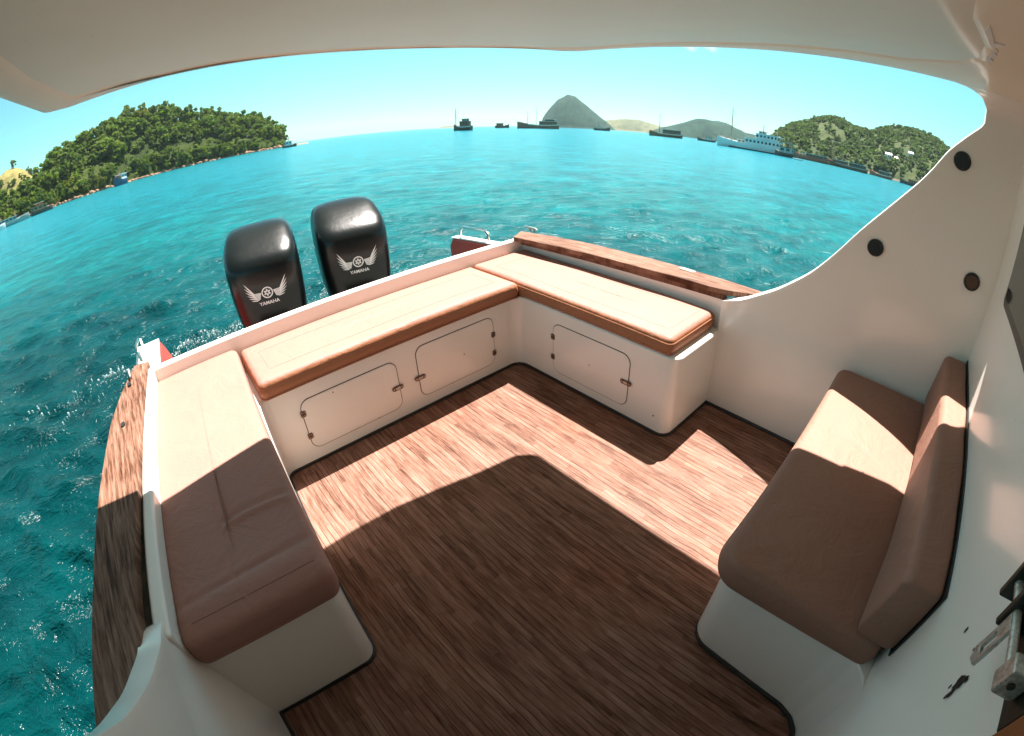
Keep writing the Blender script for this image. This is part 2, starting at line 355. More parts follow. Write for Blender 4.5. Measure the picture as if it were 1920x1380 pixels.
def side_wall(right):
    cs = [(XW, z, y) for z, y in zip(EZ, EY)]
    cs = [(lambda x: (x, 1.493+(z-1.493)*x/XW, y*x/XW))(xl(z)) for _, z, y in cs]
    rf = .095
    for k in range(1, 11):
        a = math.pi/2*k/10; x = 2.0-rf+rf*math.cos(a); z = 1.677+rf*math.sin(a)
        cs.append((x, z, interp(a, [0,.5,1.0,math.pi/2], [-.178,-.18,-.155,-.09])))
    cs += [(1.869,1.772,-.04),(1.867,1.774,.10),(1.866,1.776,.30),(1.83,1.779,.35)]
    if not right:
        cs = [(XL0+(XW-x)*.35, z, y) for x, z, y in cs]
        cs = [(x+.055*max(0,1-z/.6), z, y) for x, z, y in cs]
    nt = 26; rings = []
    for x, z, y1 in cs:
        rings.append([(x, lerp(YB-.02, y1, (i/nt)**.8), z) for i in range(nt+1)])
    mb = MB(); mb.loft(rings, False, False, closed=False)
    o = mb.build('side_wall', 'gel', boat, angle=60)
    # face inward
    bm = bmesh.new(); bm.from_mesh(o.data); bm.faces.ensure_lookup_table()
    f = bm.faces[5]
    want = -1 if right else 1
    if f.normal.x*want < 0: bmesh.ops.reverse_faces(bm, faces=bm.faces)
    bm.to_mesh(o.data); bm.free()
    s = o.modifiers.new('solid', 'SOLIDIFY'); s.thickness = .05 if right else .07; s.offset = -1; s.use_even_offset = True
    b = o.modifiers.new('bevel', 'BEVEL'); b.width = .008; b.segments = 2; b.angle_limit = math.radians(50)
    return o
side_wall(True); side_wall(False)
# coaming round the stern
cin = [(2.12,.80),(2.12,2.335),(-.275,2.335),(-.385,.80)]
cout = [(2.175,.80),(2.175,2.385),(-.305,2.385),(-.435,.80)]
MB().prism(cout+cin[::-1], .10, .60).build('coaming', 'gel', boat, bevel=.012)
# roof: rim, recessed liner
RO = [(-.335,-1.6),(-.335,1.19),(-.315,1.60),(-.237,1.655),(-.108,1.645),(.07,1.635),(.243,1.655),(.43,1.69),(.60,1.725),(.80,1.755),(1.0,1.767),(1.2,1.765),(1.4,1.735),(1.6,1.695),(1.80,1.665),(1.872,1.60),(1.87,1.2),(1.868,.6),(1.868,-1.6)]
RI = [(-.26,-1.5),(-.26,1.1),(-.22,1.52),(.0,1.60),(.43,1.655),(.80,1.72),(1.1,1.735),(1.4,1.70),(1.66,1.65),(1.795,1.50),(1.775,1.1),(1.755,.75),(1.70,.40),(1.655,.12),(1.50,-.05),(1.36,-.115),(1.2,-.12),(1.0,-.08),(.7,-.08)]
RI = [(-.26,-.28)]+RI[1:]+[(.3,-.28)]
RO = rounded(RO, [0,0,.04,.05,0,0,0,0,0,0,0,0,0,0,.06,.06,0,0,0], 5); RI = rounded(RI, [.05]*len(RI), 4)
def poly_faces(outer, inner, z):
    bm = bmesh.new(); es = []
    for loop in (outer, inner):
        if not loop: continue
        vs = [bm.verts.new((x,y,z)) for x,y in loop]
        es += [bm.edges.new((vs[i], vs[(i+1)%len(vs)])) for i in range(len(vs))]
    bmesh.ops.triangle_fill(bm, use_beauty=True, use_dissolve=False, edges=es)
    bm.verts.index_update(); V = [tuple(v.co) for v in bm.verts]; F = [tuple(v.index for v in f.verts) for f in bm.faces]; bm.free(); return V, F
mb = MB()
def off(loop, d):      # outward offset towards/away from centroid along edge normals
    L = len(loop); out = []; A = sum(loop[i][0]*loop[(i+1)%L][1]-loop[(i+1)%L][0]*loop[i][1] for i in range(L)); sg = 1 if A > 0 else -1
    for i in range(L):
        a = Vector(loop[i-1]).to_2d(); p = Vector(loop[i]).to_2d(); b = Vector(loop[(i+1)%L]).to_2d()
        t = ((p-a).normalized()+(b-p).normalized()); 
        if t.length < 1e-6: t = b-p
        t.normalize(); nrm = Vector((t.y,-t.x))*sg; out.append((p.x+nrm.x*d, p.y+nrm.y*d))
    return out
rings = []
for d, z in ((-.045,1.768),(-.02,1.7685),(-.008,1.772),(0,1.780),(0,1.812),(-.008,1.822),(-.03,1.828),(-.12,1.835)):
    rings.append([(x,y,z) for x,y in off(RO, d)])
mb.loft(rings, False, True)
V, F = poly_faces(off(RO,-.045), RI, 1.768); mb.add(V, F)
rr2 = [[(x,y,z) for x,y in off(RI, d)] for d, z in ((0,1.768),(-.008,1.7688),(-.03,1.774))]
mb.loft(rr2, False, False)
o = mb.build('roof', 'ceil', boat, angle=50)
bm = bmesh.new(); bm.from_mesh(o.data); bmesh.ops.remove_doubles(bm, verts=bm.verts, dist=.0005); bmesh.ops.recalc_face_normals(bm, faces=bm.faces); bm.to_mesh(o.data); bm.free()
# liner: sagging soft sheet
li = off(RI, -.022); V, F = poly_faces(li, None, 1.7722); V2 = [(x,y,1.780) for x,y,z in V]; k = len(V)
mb = MB(); mb.add(V, F); mb.add(V2, [f[::-1] for f in F]); o = mb.build('roof_liner', 'liner', boat)
# flaking white sealant at the liner's forward corner
for pts in ([(1.36,-.118),(1.31,-.128),(1.30,-.118),(1.24,-.132),(1.22,-.122),(1.25,-.116),(1.31,-.110)], [(1.20,-.13),(1.17,-.118),(1.12,-.135),(1.13,-.112),(1.04,-.098),(1.0,-.09),(1.05,-.086),(1.15,-.104)]):
    MB().prism(pts, 1.7655, 1.7675).build('flaking_sealant', 'white', boat, smooth=False)
# bulkhead across the boat, with window, door, bolt
MB().box(-.46, 2.16, YB-.06, YB, 0.0, 1.768).build('bulkhead', 'gel', boat, smooth=False)
MB().box(-.46, 2.16, -1.6, -1.55, 0.0, 1.768).build('cabin_front', 'gel', boat, smooth=False)
for x0, x1 in ((-.46,-.41),(2.11,2.16)):
    MB().box(x0, x1, -1.55, YB-.061, 0.0, 1.768).build('cabin_side', 'gel', boat, smooth=False)
def ywall(u, v, y): return (u, y, v)
wr = rounded([(.86,1.135),(1.665,1.135),(1.665,1.60),(.86,1.60)], .035, 6)
fr = MB().prism(wr, YB+.002, YB+.022, lambda x,y,z: (x,z,y)).build('window_frame', 'blackplastic', boat, bevel=.004)
wi = rounded([(.89,1.165),(1.635,1.165),(1.635,1.57),(.89,1.57)], .025, 6)
MB().prism(wi, YB+.018, YB+.0245, lambda x,y,z: (x,z,y)).build('window_pane', 'glass', fr, smooth=False)
dr = MB().box(-.30, .318, YB+.002, YB+.035, .03, 1.72).build('cabin_door', 'doorwood', boat, bevel=.004)
# sliding bolt on the bulkhead
bolt = MB().box(.345, .575, YB+.002, YB+.007, 1.045, 1.12).build('door_bolt', 'oxide', boat, bevel=.002)
MB().tube([(.552,-.313,1.085),(.376,-.313,1.085)], .0075, 14).build('bolt_rod', 'steel', bolt)
for x in (.538, .487):
    m_ = MB().box(x-.006, x+.006, YB+.006, -.299, 1.053, 1.115)
    m_.build('bracket', 'oxide', bolt, bevel=.003)
MB().prism(rounded([(-.340,1.064),(-.303,1.064),(-.303,1.110),(-.340,1.110)], .005, 4), .374, .402, lambda x,y,z: (z,x,y)).build('end_block', 'steel', bolt, bevel=.002)
MB().cyl((.3735,-.318,1.088), .006, -.0015, 'x', 16).build('screw_head', 'oxide', bolt)
ton = MB()
for seg_ in ([(.452,1.085),(.480,1.085),(.480,1.055),(.452,1.055)], ):
    ton.prism(seg_, -.311, -.304, lambda x,y,z: (x,z,y))
ton.prism(rounded([(.452,1.056),(.461,1.056),(.461,1.018),(.472,1.018),(.472,1.056),(.480,1.056),(.482,1.005),(.468,.995),(.452,1.003)], .002, 2), -.311, -.304, lambda x,y,z: (x,z,y))
ton.build('hasp', 'steel', bolt, bevel=.0015)
# torn black sealant patch and a scratch beside the bolt
pt = []
for k in range(22):
    a = 2*math.pi*k/22; r = 1+.35*math.sin(3*a+1)+.25*math.sin(7*a)
    pt.append((.494+.008*r*math.cos(a)+.006*math.sin(a), .905+.028*r*math.sin(a)*.8))
MB().prism(pt, YB+.001, YB+.0035, lambda x,y,z: (x,z,y)).build('torn_sealant', 'black', boat, smooth=False)
for (x, z, s_) in ((.617,.889,.006),(.548,.93,.003),(.505,.882,.004),(.489,.93,.004)):
    MB().prism([(x-s_*.4,z-s_),(x+s_*.3,z-s_*.6),(x+s_*.5,z+s_),(x-s_*.2,z+s_*.7)], YB+.001, YB+.0025, lambda x,y,z: (x,z,y)).build('scratch', 'black', boat, smooth=False)
# round fittings on the starboard wall
for y, z, mt in ((-.108,1.512,'blackplastic'), (.181,1.079,'blackplastic'), (-.250,1.086,'fitting')):
    f_ = MB().cyl((xl(z)-.003,y,z), .037, -.008, 'x', 32, r2=.034).build('round_fitting', 'blackplastic', boat, bevel=.002)
    mm = MB().cyl((xl(z)-.0105,y,z), .025, -.003, 'x', 24)
    mm.build('cap', mt, f_)
    for k in range(3):
        a = k*2.094+.4; MB().cyl((xl(z)-.0105, y+.0295*math.cos(a), z+.0295*math.sin(a)), .0035, -.002, 'x', 8).build('screw_head', 'fitting', f_)
# hatches
def hatch(f, u0, u1, v0, v1, hinge_u, hinge_v, latch_u, latch_v, out, skew=0.):
    """f(u, v, d) places a point on the face, d metres proud"""
    q = [(u0,v0),(u1,v0),(u1,v1),(u0,v1)]
    seam = MB().prism(rounded(q, .05, 8), -.001, .0018, f).build('hatch_door', 'seam', boat, smooth=False)
    g = .0035; q2 = [(u0+g,v0+g),(u1-g,v0+g),(u1-g,v1-g),(u0+g,v1-g)]
    MB().prism(rounded(q2, .047, 8), .0, .0045, f).build('door_panel', 'gel', seam, bevel=.0015)
    for hv in hinge_v:
        h = MB().prism(rounded([(hinge_u-.013,hv-.016),(hinge_u+.013,hv-.016),(hinge_u+.013,hv+.016),(hinge_u-.013,hv+.016)], .006, 4), .0046, .009, f)
        h.build('hinge', 'fitting', seam, bevel=.001)
        for du in (-.006,.006):
            for dv in (-.009,.009): MB().prism([(hinge_u+du+.0028*math.cos(a),hv+dv+.0028*math.sin(a)) for a in [k*math.pi/4 for k in range(8)]], .009, .0105, f).build('screw_head', 'steel', seam)
    L = MB().prism(rounded([(latch_u-.033,latch_v-.013),(latch_u+.033,latch_v-.013),(latch_u+.033,latch_v+.013),(latch_u-.033,latch_v+.013)], .0125, 6), .0046, .0105, f)
    L.build('latch', 'fitting', seam, bevel=.002)
    L = MB().prism(rounded([(latch_u-.014,latch_v-.0065),(latch_u+.014,latch_v-.0065),(latch_u+.014,latch_v+.0065),(latch_u-.014,latch_v+.0065)], .006, 5), .0105, .0125, f)
    for du in (-.024,.024): MB().prism([(latch_u+du+.004*math.cos(a),latch_v+.004*math.sin(a)) for a in [k*math.pi/4 for k in range(8)]], .0105, .012, f).build('screw_head', 'steel', seam)
    L.build('latch_handle', 'steel', seam)
ft = lambda u, v, d: (u, 1.90-d, v)
hatch(ft, .325, .850, .075, .355, .318+.012, (.288,.160), .835, .200, 1)
hatch(ft, .965, 1.475, .075, .375, 1.468, (.262,.145), .972, .200, 1)
fs = lambda u, v, d: (1.664-d, u, v)
hatch(fs, 1.095, 1.615, .065, .365, 1.612, (.280,.156), 1.110, .212, 1)
# small stains / drain plug on the bench faces
for f, u, v in ((ft,.50,.33),(ft,.70,.08),(ft,1.26,.22),(fs,.93,.10),(fs,1.35,.21)):
    MB().prism([(u+.0035*math.cos(a),v+.0035*math.sin(a)) for a in [k*math.pi/5 for k in range(10)]], .0, .0052, f).build('screw_head', 'fitting', boat, smooth=False)
# wooden rails
def ribbon(inner, outer, z, th, name, mat='rail', bev=.006, cz=None):
    n = len(inner); rings = []
    for (a, b), zz in zip(zip(inner, outer), z):
        rings.append([(a[0],a[1],zz-th),(b[0],b[1],zz-th),(b[0],b[1],zz),(a[0],a[1],zz)])
    return MB().loft(rings).build(name, mat, boat, bevel=bev)
LI = [(-.292,2.45),(-.318,2.15),(-.346,1.81),(-.381,1.463),(-.413,1.20),(-.443,.95),(-.460,.75),(-.475,.5),(-.49,.0),(-.49,-.6)]
LO = [(-.380,2.47),(-.455,2.18),(-.500,1.95),(-.553,1.46),(-.590,1.06),(-.611,.88),(-.635,.68),(-.655,.5),(-.67,.0),(-.67,-.6)]
ribbon(LI, LO, [.612,.615,.618,.62,.622,.625,.63,.64,.66,.69], .035, 'wooden_rail')
RIi = [(2.035,2.34),(2.075,1.80),(2.09,1.3),(2.105,.95),(2.115,.84)]
ROo = [(2.175,2.42),(2.245,1.92),(2.265,1.4),(2.262,.98),(2.25,.60)]
ribbon(RIi, ROo, [.625,.632,.64,.648,.655], .030, 'wooden_rail')
# underside strip of the starboard rail
ribbon([(2.085,2.32),(2.11,1.3),(2.117,.86)], [(2.12,2.32),(2.14,1.3),(2.145,.86)], [.594,.609,.624], .03, 'rail_batten', 'rail', .003)
# rail hardware: oval holes with dark sleeves, small cleats
for x, y in ((-.402,2.24),(-.436,1.87)):
    MB().prism([(x+.010*math.cos(a)+.0*math.sin(a), y+.020*math.sin(a)) for a in [k*math.pi/8 for k in range(16)]], .612, .6235, ).build('bolt_hole', 'black', boat, smooth=False)
def cleat(x, y, z, rz, s=1.):
    m = Matrix.Translation((x,y,z)) @ Matrix.Rotation(rz, 4, 'Z') @ Matrix.Scale(s, 4)
    c = MB()
    for yy in (-.02,.02): c.box(-.006,.006,yy-.006,yy+.006,0,.022,m)
    c.tube([tuple(m @ Vector(p)) for p in ((0,-.055,.022),(0,-.03,.028),(0,.03,.028),(0,.055,.022))], [.003,.006,.006,.003], 8)
    c.build('cleat', 'steel', boat)
cleat(-.395, 2.335, .615, .1); cleat(2.20, 2.33, .628, 0.); MB().prism(rounded([(2.215,1.10),(2.25,1.10),(2.25,1.20),(2.215,1.20)], .016, 6), .6435, .649).build('deck_plate', 'steel', boat, bevel=.001)
MB().box(2.09,2.115,1.80,1.83,.585,.60).build('rail_bracket', 'fitting', boat, bevel=.003)
# hull: red painted sides, quarters reaching past the transom
def hullring(z, dx, ya):
    L_ = [(-.36-dx*.0+.02,2.395),( -.46,1.95),(-.52,1.4),(-.58,.7),(-.61,0),(-.60,-1.6)]
    R_ = [(2.20,-1.6),(2.22,0),(2.23,.7),(2.22,1.4),(2.20,2.395)]
    cx = .85; k = 1-dx
    return [(cx+(x-cx)*k, y, z) for x, y in L_+R_]
mb = MB(); rings = [hullring(z, d, 0) for z, d in ((.578,0.02),(.35,.03),(0,.06),(-.3,.10),(-.7,.25))]
mb.loft([[p for p in r] for r in rings], False, True)
mb.build('hull', 'gel', boat, angle=30)
for s in (0, 1):
    if s == 0: xi, xo = -.245, -.40
    else: xi, xo = 2.00, 2.07
    q = MB(); x0, x1 = min(xi,xo), max(xi,xo); fl = lambda z: .30*(.5-min(z,.5))*(1 if s == 0 else 0)
    sec = [(2.41,-.45),(2.41,.545),(3.02,.50),(3.06,.44),(3.02,-.45)]
    q.add([(x0+(fl(z) if s == 1 else 0),y,z) for y,z in sec]+[(x1+(fl(z) if s == 0 else 0),y,z) for y,z in sec], [(0,1,2,3,4),(9,8,7,6,5)]+[(i,(i+1)%5,5+(i+1)%5,5+i) for i in range(5)])
    qo = q.build('hull_quarter', 'red', boat, bevel=.012)
    cp = MB(); cp.add([(x0,2.41,.547),(x1+.001,2.41,.547),(x1+.001,3.03,.503),(x0,3.03,.503),(x0,2.41,.556),(x1+.001,2.41,.556),(x1+.001,3.03,.512),(x0,3.03,.512)],
           [(0,3,2,1),(4,5,6,7),(0,1,5,4),(2,3,7,6),(0,4,7,3),(1,2,6,5)])
    cp.build('cap', 'gel', qo, bevel=.004)
    xc = (x0+x1)/2; zb = lambda y: .562-(y-2.41)*.071
    ya, yb = 2.60, 2.95
    if s == 1: pth = [(xc,ya,zb(ya)),(xc,ya+.01,zb(ya)+.05),(xc,ya+.05,zb(ya)+.07),(xc,yb-.05,zb(yb)+.08),(xc,yb-.01,zb(yb)+.055),(xc,yb,zb(yb))]
    else: pth = [(xc-.03,ya+.06,zb(ya)),(xc-.035,ya+.07,zb(ya)+.055),(xc-.035,ya+.11,zb(ya)+.08),(xc-.03,yb-.05,zb(yb)+.085),(xc-.03,yb-.01,zb(yb)+.06),(xc-.03,yb,zb(yb))]
    MB().tube(pth, .010, 10).build('grab_rail', 'chrome', qo)

# ================================================================ CUSHIONS
def cushion_mesh(quad, z0, z1, rp, rz, bulge, crease=None, div=26, rb=None, noise_amp=.0035, seed=0, sag=None, nin_=12):
    """quad corners CCW seen from above; rounded plan corners, soft top edge."""
    r_ = np.random.default_rng(seed); ph = r_.uniform(0, 6.28, 12); kd = r_.uniform(-9, 9, (12, 2))
    def outline(d):
        L = len(quad); pts = off(quad, 0)
        # inset quad by intersecting offset edges
        P = [Vector(p).to_2d() for p in quad]; res = []
        for i in range(L):
            a, p, b = P[i-1], P[i], P[(i+1)%L]
            u = (p-a).normalized(); w = (b-p).normalized(); nu = Vector((-u.y,u.x)); nw = Vector((-w.y,w.x))
            den = 1+nu.dot(nw); res.append(p+(nu+nw)*(d/den))
        base = rounded([tuple(q) for q in res], [max(q-d, .004) for q in (rp if isinstance(rp, list) else [rp]*4)], 8)
        # resample straight edges evenly: each corner block has 9 points
        out = []
        for c in range(L):
            blk = base[c*9:(c+1)*9]; nxt = base[((c+1)%L)*9]
            out += blk
            for k in range(1, div): out.append((lerp(blk[-1][0],nxt[0],k/div), lerp(blk[-1][1],nxt[1],k/div)))
        return out
    P = [Vector(p).to_2d() for p in quad]
    halfw = min((P[1]-P[0]).length, (P[2]-P[1]).length, (P[3]-P[2]).length, (P[0]-P[3]).length)/2
    rb = rz*.6 if rb is None else rb
    prof = []
    for k in range(0, 5): a = math.pi/2*k/4; prof.append((rb*(1-math.sin(a)), z0+rb*(1-math.cos(a))))
    for k in range(1, 3): prof.append((-.004*math.sin(math.pi*k/3), lerp(z0+rb, z1-rz, k/3)))
    for k in range(0, 7): a = math.pi/2*k/6; prof.append((rz*(1-math.cos(a)), z1-rz+rz*math.sin(a)))
    nin = nin_
    for k in range(1, nin+1): prof.append((lerp(rz, halfw*.985, k/nin), z1))
    rings = []
    for d, z in prof:
        ring = []
        for x, y in outline(d):
            zz = z
            if z >= z1-rz*.5:
                w = min(1, max(0, d)/halfw); zz += bulge*(1-(1-w)**2)
                nz = sum(math.sin(kd[j][0]*x+kd[j][1]*y+ph[j]) for j in range(12))/4
                zz += noise_amp*nz*min(1, w*6)
                if crease: zz += crease(x, y)*min(1, w*8)
            ring.append((x, y, zz))
        rings.append(ring)
    m = MB(); m.loft(rings, True, True); return m
def top_line(pts, parent, r=.0016, mat='stitch', z=.5, host=None):
    """a raised seam following the host's top"""
    bvh = BVHTree.FromPolygons(host.v, host.f); out = []
    for i in range(len(pts)-1):
        n = 24
        for k in range(n):
            x = lerp(pts[i][0], pts[i+1][0], k/n); y = lerp(pts[i][1], pts[i+1][1], k/n)
            h = bvh.ray_cast(Vector((x,y,2.)), Vector((0,0,-1)))
            if h[0] is not None: out.append((x, y, h[0].z+.0003))
    MB().tube(out, r, 6).build('seam', mat, parent)
def gauss(d, s): return math.exp(-(d/s)**2)

def piping(outline_quad, rp, z, parent, mat='vinyl_bounce', r=.0035):
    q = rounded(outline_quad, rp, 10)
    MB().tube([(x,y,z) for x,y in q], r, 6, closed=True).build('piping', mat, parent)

# port bench cushion
qL = [(-.392,.79),(.062,.79),(.169,2.324),(-.290,2.324)]
def crL(x, y):
    c = -.007*gauss(y-(.93+.06*(x+.1)), .012) + .010*gauss(y-(.88), .05)
    if -.16 < x: c += .007*gauss(y-(1.135-.25*(x+.05)**2*4), .010) - .005*gauss(y-(1.165-.25*(x+.05)**2*4), .012)
    if y < 1.25: c -= .003*gauss(x+.17-.05*(y-1), .006)
    return c
mL = cushion_mesh(qL, .441, .543, .04, .022, .004, crL, 120, seed=3, nin_=24)
cL = mL.build('bench_cushion', 'vinyl', None, boat=True, angle=70)
tag(cL, 'long tan vinyl cushion on the port bench beside the wooden rail, front half in shade', 'cushion', 'vinyl cushions on the boat benches')
piping(qL, .05, .470, cL, 'stitch', .003); piping(qL, .05, .500, cL, 'stitch', .003)
top_line([(-.335,.845),(.05,.845)], cL, .0008, host=mL)
# stern bench cushion
qT = [(.172,1.872),(1.658,1.872),(1.658,2.322),(.180,2.322)]
mT = cushion_mesh(qT, .441, .525, .025, .030, .006, None, 50, seed=5)
cT = mT.build('bench_cushion', 'vinyl', None, boat=True, angle=70)
tag(cT, 'long tan vinyl cushion on the stern bench in front of the two black outboards', 'cushion', 'vinyl cushions on the boat benches')
top_line([(.26,1.97),(1.56,1.97),(1.56,2.19),(.26,2.19),(.26,1.97)], cT, .0006, host=mT)
def tint_sides(o):  # upright faces get the vinyl with floor bounce painted in
    o.data.materials.append(M['vinyl_bounce'])
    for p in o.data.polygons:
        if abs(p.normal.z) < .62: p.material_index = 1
tint_sides(cT); piping(qT, .025, .4445, cT)
# starboard bench cushion
qS = [(1.660,.888),(2.105,.888),(2.112,2.322),(1.664,2.322)]
mS = cushion_mesh(qS, .441, .527, .03, .024, .005, None, 50, seed=9)
cS = mS.build('bench_cushion', 'vinyl', None, boat=True, angle=70)
tag(cS, 'tan vinyl cushion with folded layered end on the starboard bench below the rail', 'cushion', 'vinyl cushions on the boat benches')
top_line([(1.74,.95),(1.74,2.17),(2.03,2.17),(2.03,.95),(1.74,.95)], cS, .0006, host=mS)
tint_sides(cS); piping(qS, .03, .503, cS); piping(qS, .03, .480, cS); piping(qS, .03, .457, cS)
# forward seat cushion and back cushion
qF = [(.785,-.262),(2.075,-.262),(2.072,.212),(.782,.190)]
qF = [(.800,-.330),(2.075,-.330),(2.072,.200),(.796,.190)]
mF = cushion_mesh(qF, .415, .520, [.03,.03,.05,.085], .030, .012, None, 40, seed=12, noise_amp=.002)
cF = mF.build('seat_cushion', 'vinyl_dark', None, boat=True, angle=70)
tag(cF, 'wide tan seat cushion with rounded corners on the forward seat against the bulkhead', 'cushion')
# back: section in yz lofted along x with rounded ends
def back_ring(x, s):
    sec = rounded([(-.344,.535),(-.226,.530),(-.243,.765),(-.344,.765)], [.02,.03,.028,.01], 6)
    cy, cz = -.29, .65
    return [(x, cy+(y-cy)*s, cz+(z-cz)*(1-(1-s)*.55)) for y, z in sec]
mB_ = MB(); xs = [(.792,.90),(.797,.96),(.808,.995),(.82,1.)]+[(lerp(.84,2.03,k/30),1.+.02*math.sin(k*.7)) for k in range(31)]+[(2.045,1.),(2.058,.985),(2.066,.93)]
mB_.loft([back_ring(x, s) for x, s in xs])
cB = mB_.build('back_cushion', 'vinyl_dark', None, boat=True, angle=60)
tag(cB, 'thick tan backrest cushion standing against the white bulkhead behind the forward seat', 'cushion')
MB().box(.787, 2.07, YB+.001, YB+.0055, .53, .775).build('backing_board', 'black', cB, smooth=False)

# ================================================================ OUTBOARD MOTORS
def sup(cx, cy, w, d, z, n=56, e=3.2, dy=0.):
    out = []
    for k in range(n):
        a = 2*math.pi*k/n; c, s = math.cos(a), math.sin(a)
        out.append((cx+w/2*math.copysign(abs(c)**(2/e), c), cy+dy+d/2*math.copysign(abs(s)**(2/e), s), z))
    return out
def outboard(cx, cy, label, zt=.0, lean=0.):
    ST = -.24; root = empty('outboard_motor', (cx+.3*math.sin(ST), cy-.3*math.cos(ST), -.1), ST, boat=True)
    tag(root, label, 'outboard motor', 'outboard motors on the transom')
    L = lambda p: (p[0]-cx, p[1]-(cy-.3), p[2]+.1)
    prof = [(.36,.345,.47,.02),(.40,.38,.51,.015),(.46,.40,.54,.01),(.52,.412,.555,.005),(.60,.42,.565,.0),(.70,.426,.57,.0),(.78,.427,.57,.0),(.805,.425,.565,.002),(.835,.423,.550,.010),(.865,.419,.510,.028),(.892,.413,.460,.052),(.918,.402,.400,.080),(.942,.385,.335,.108),(.962,.355,.265,.134),(.976,.305,.19,.155),(.984,.21,.11,.170),(.987,.08,.04,.178)]
    mb = MB(); mb.loft([[L((x, y, z+zt)) for x,y,_ in sup(cx, cy, w*1.07, d*.93, z, dy=dy*.9, e=4.6 if z<.90 else 3.6)] for z, w, d, dy in prof])
    c = mb.build('cowling', 'cowl', root, angle=60)
    # panel seam and rear step
    MB().loft([[L(p) for p in sup(cx, cy, w, d, z+zt)] for z, w, d in ((.335,.29,.45),(.358,.315,.48))]).build('cowling_base', 'blackplastic', root)
    MB().loft([[L(p) for p in sup(cx, cy+.02, w, d, z, e=2.6)] for z, w, d in ((-.55,.12,.24),(-.1,.15,.28),(.2,.22,.34),(.336,.27,.42))]).build('midsection', 'blackplastic', root)
    br = MB().box(*[v for p in ((-.11,.11),(-.10,.06),(.10,.52)) for v in p]); br.build('mounting_bracket', 'blackplastic', root, bevel=.01)
    bvh = BVHTree.FromPolygons(mb.v, mb.f)
    def drape(pts, z0, o=.0022):
        out = []
        for u, v in pts:
            h = bvh.ray_cast(Vector((u, -2., z0+v)), Vector((0,1,0)))
            out.append((u, (h[0].y if h[0] is not None else 0)-o, z0+v))
        return out
    zc = .655+.1+zt
    def plate(m, poly, o=.0022):
        """thin decal piece: front ring draped, closed with a back ring"""
        f = drape(poly, zc, o); b = [(x,y+.0016,z) for x,y,z in f]; n = len(f)
        m.add(f+b, [tuple(range(n))]+[(i,(i+1)%n,n+(i+1)%n,n+i) for i in range(n)])
    em = MB()
    # wings: fans of feathers
    for sgn in (-1, 1):
        for k in range(6):
            t = k/5
            x0, y0 = .036+.002*k, .004-.006*k
            ln = lerp(.098, .040, t); ang = math.radians(lerp(56, 8, t)) ; w = lerp(.0085,.006,t)
            base = Vector((x0, y0)); mid = base+Vector((.040-.004*k, .004-.002*k)); tip = mid+Vector((math.cos(ang), math.sin(ang)))*ln*.85
            d1 = (mid-base).normalized(); n1 = Vector((-d1.y,d1.x)); d2 = (tip-mid).normalized(); n2 = Vector((-d2.y,d2.x))
            poly = [base-n1*w*.35, mid-n2*w*.55+n1*-.001, lerp(mid,tip,.6)-n2*w*.55, tip, lerp(mid,tip,.5)+n2*w*.3, mid+n2*w*.3, base+n1*w*.3]
            P2 = [(sgn*p.x*1.02, p.y*1.04) for p in poly]
            plate(em, P2 if sgn > 0 else P2[::-1])
    # wheel: ring, hub and six petals
    R1, R2, n = .034, .027, 28
    for k in range(n):
        a0, a1 = 2*math.pi*k/n, 2*math.pi*(k+1)/n
        plate(em, [(R2*math.cos(a0),R2*math.sin(a0)),(R1*math.cos(a0),R1*math.sin(a0)),(R1*math.cos(a1),R1*math.sin(a1)),(R2*math.cos(a1),R2*math.sin(a1))])
    for k in range(3):
        for s_ in (0, math.pi):
            a = k*math.pi/3+math.pi/2+s_
            c_, s2 = math.cos(a), math.sin(a)
            P2 = [(c_*r-s2*w, s2*r+c_*w) for r, w in ((.005,-.002),(.013,-.006),(.021,-.002),(.021,.002),(.013,.006),(.005,.002))]
            plate(em, P2)
    em.build('winged_wheel_emblem', 'decal', root, smooth=False)
    # lettering
    cu = bpy.data.curves.new('lettering', 'FONT'); cu.body = 'YAMAHA'; cu.size = .029; cu.align_x = 'CENTER'; cu.extrude = 0.0; cu.offset = .0006
    to = bpy.data.objects.new('lettering_tmp', cu); COL.objects.link(to)
    dg = bpy.context.evaluated_depsgraph_get(); dg.update(); me = bpy.data.meshes.new_from_object(to.evaluated_get(dg))
    tv = [(v.co.x, v.co.y-.070) for v in me.vertices]; tf = [tuple(p.vertices) for p in me.polygons]
    bpy.data.objects.remove(to); bpy.data.curves.remove(cu); bpy.data.meshes.remove(me)
    lm_ = MB(); lm_.add(drape(tv, zc), tf); lm_.build('lettering', 'decal', root, smooth=False)
    return root
outboard(.525, 2.90, 'black outboard motor with white winged emblem, nearer the port corner of the transom')
outboard(1.115, 2.90, 'black outboard motor with white winged emblem, nearer the red starboard quarter', zt=.0)
# put everything authored in the boat's frame into the world
for o in BOAT:
    o.matrix_world = RM @ Matrix.Translation(o.location) @ o.rotation_euler.to_matrix().to_4x4()

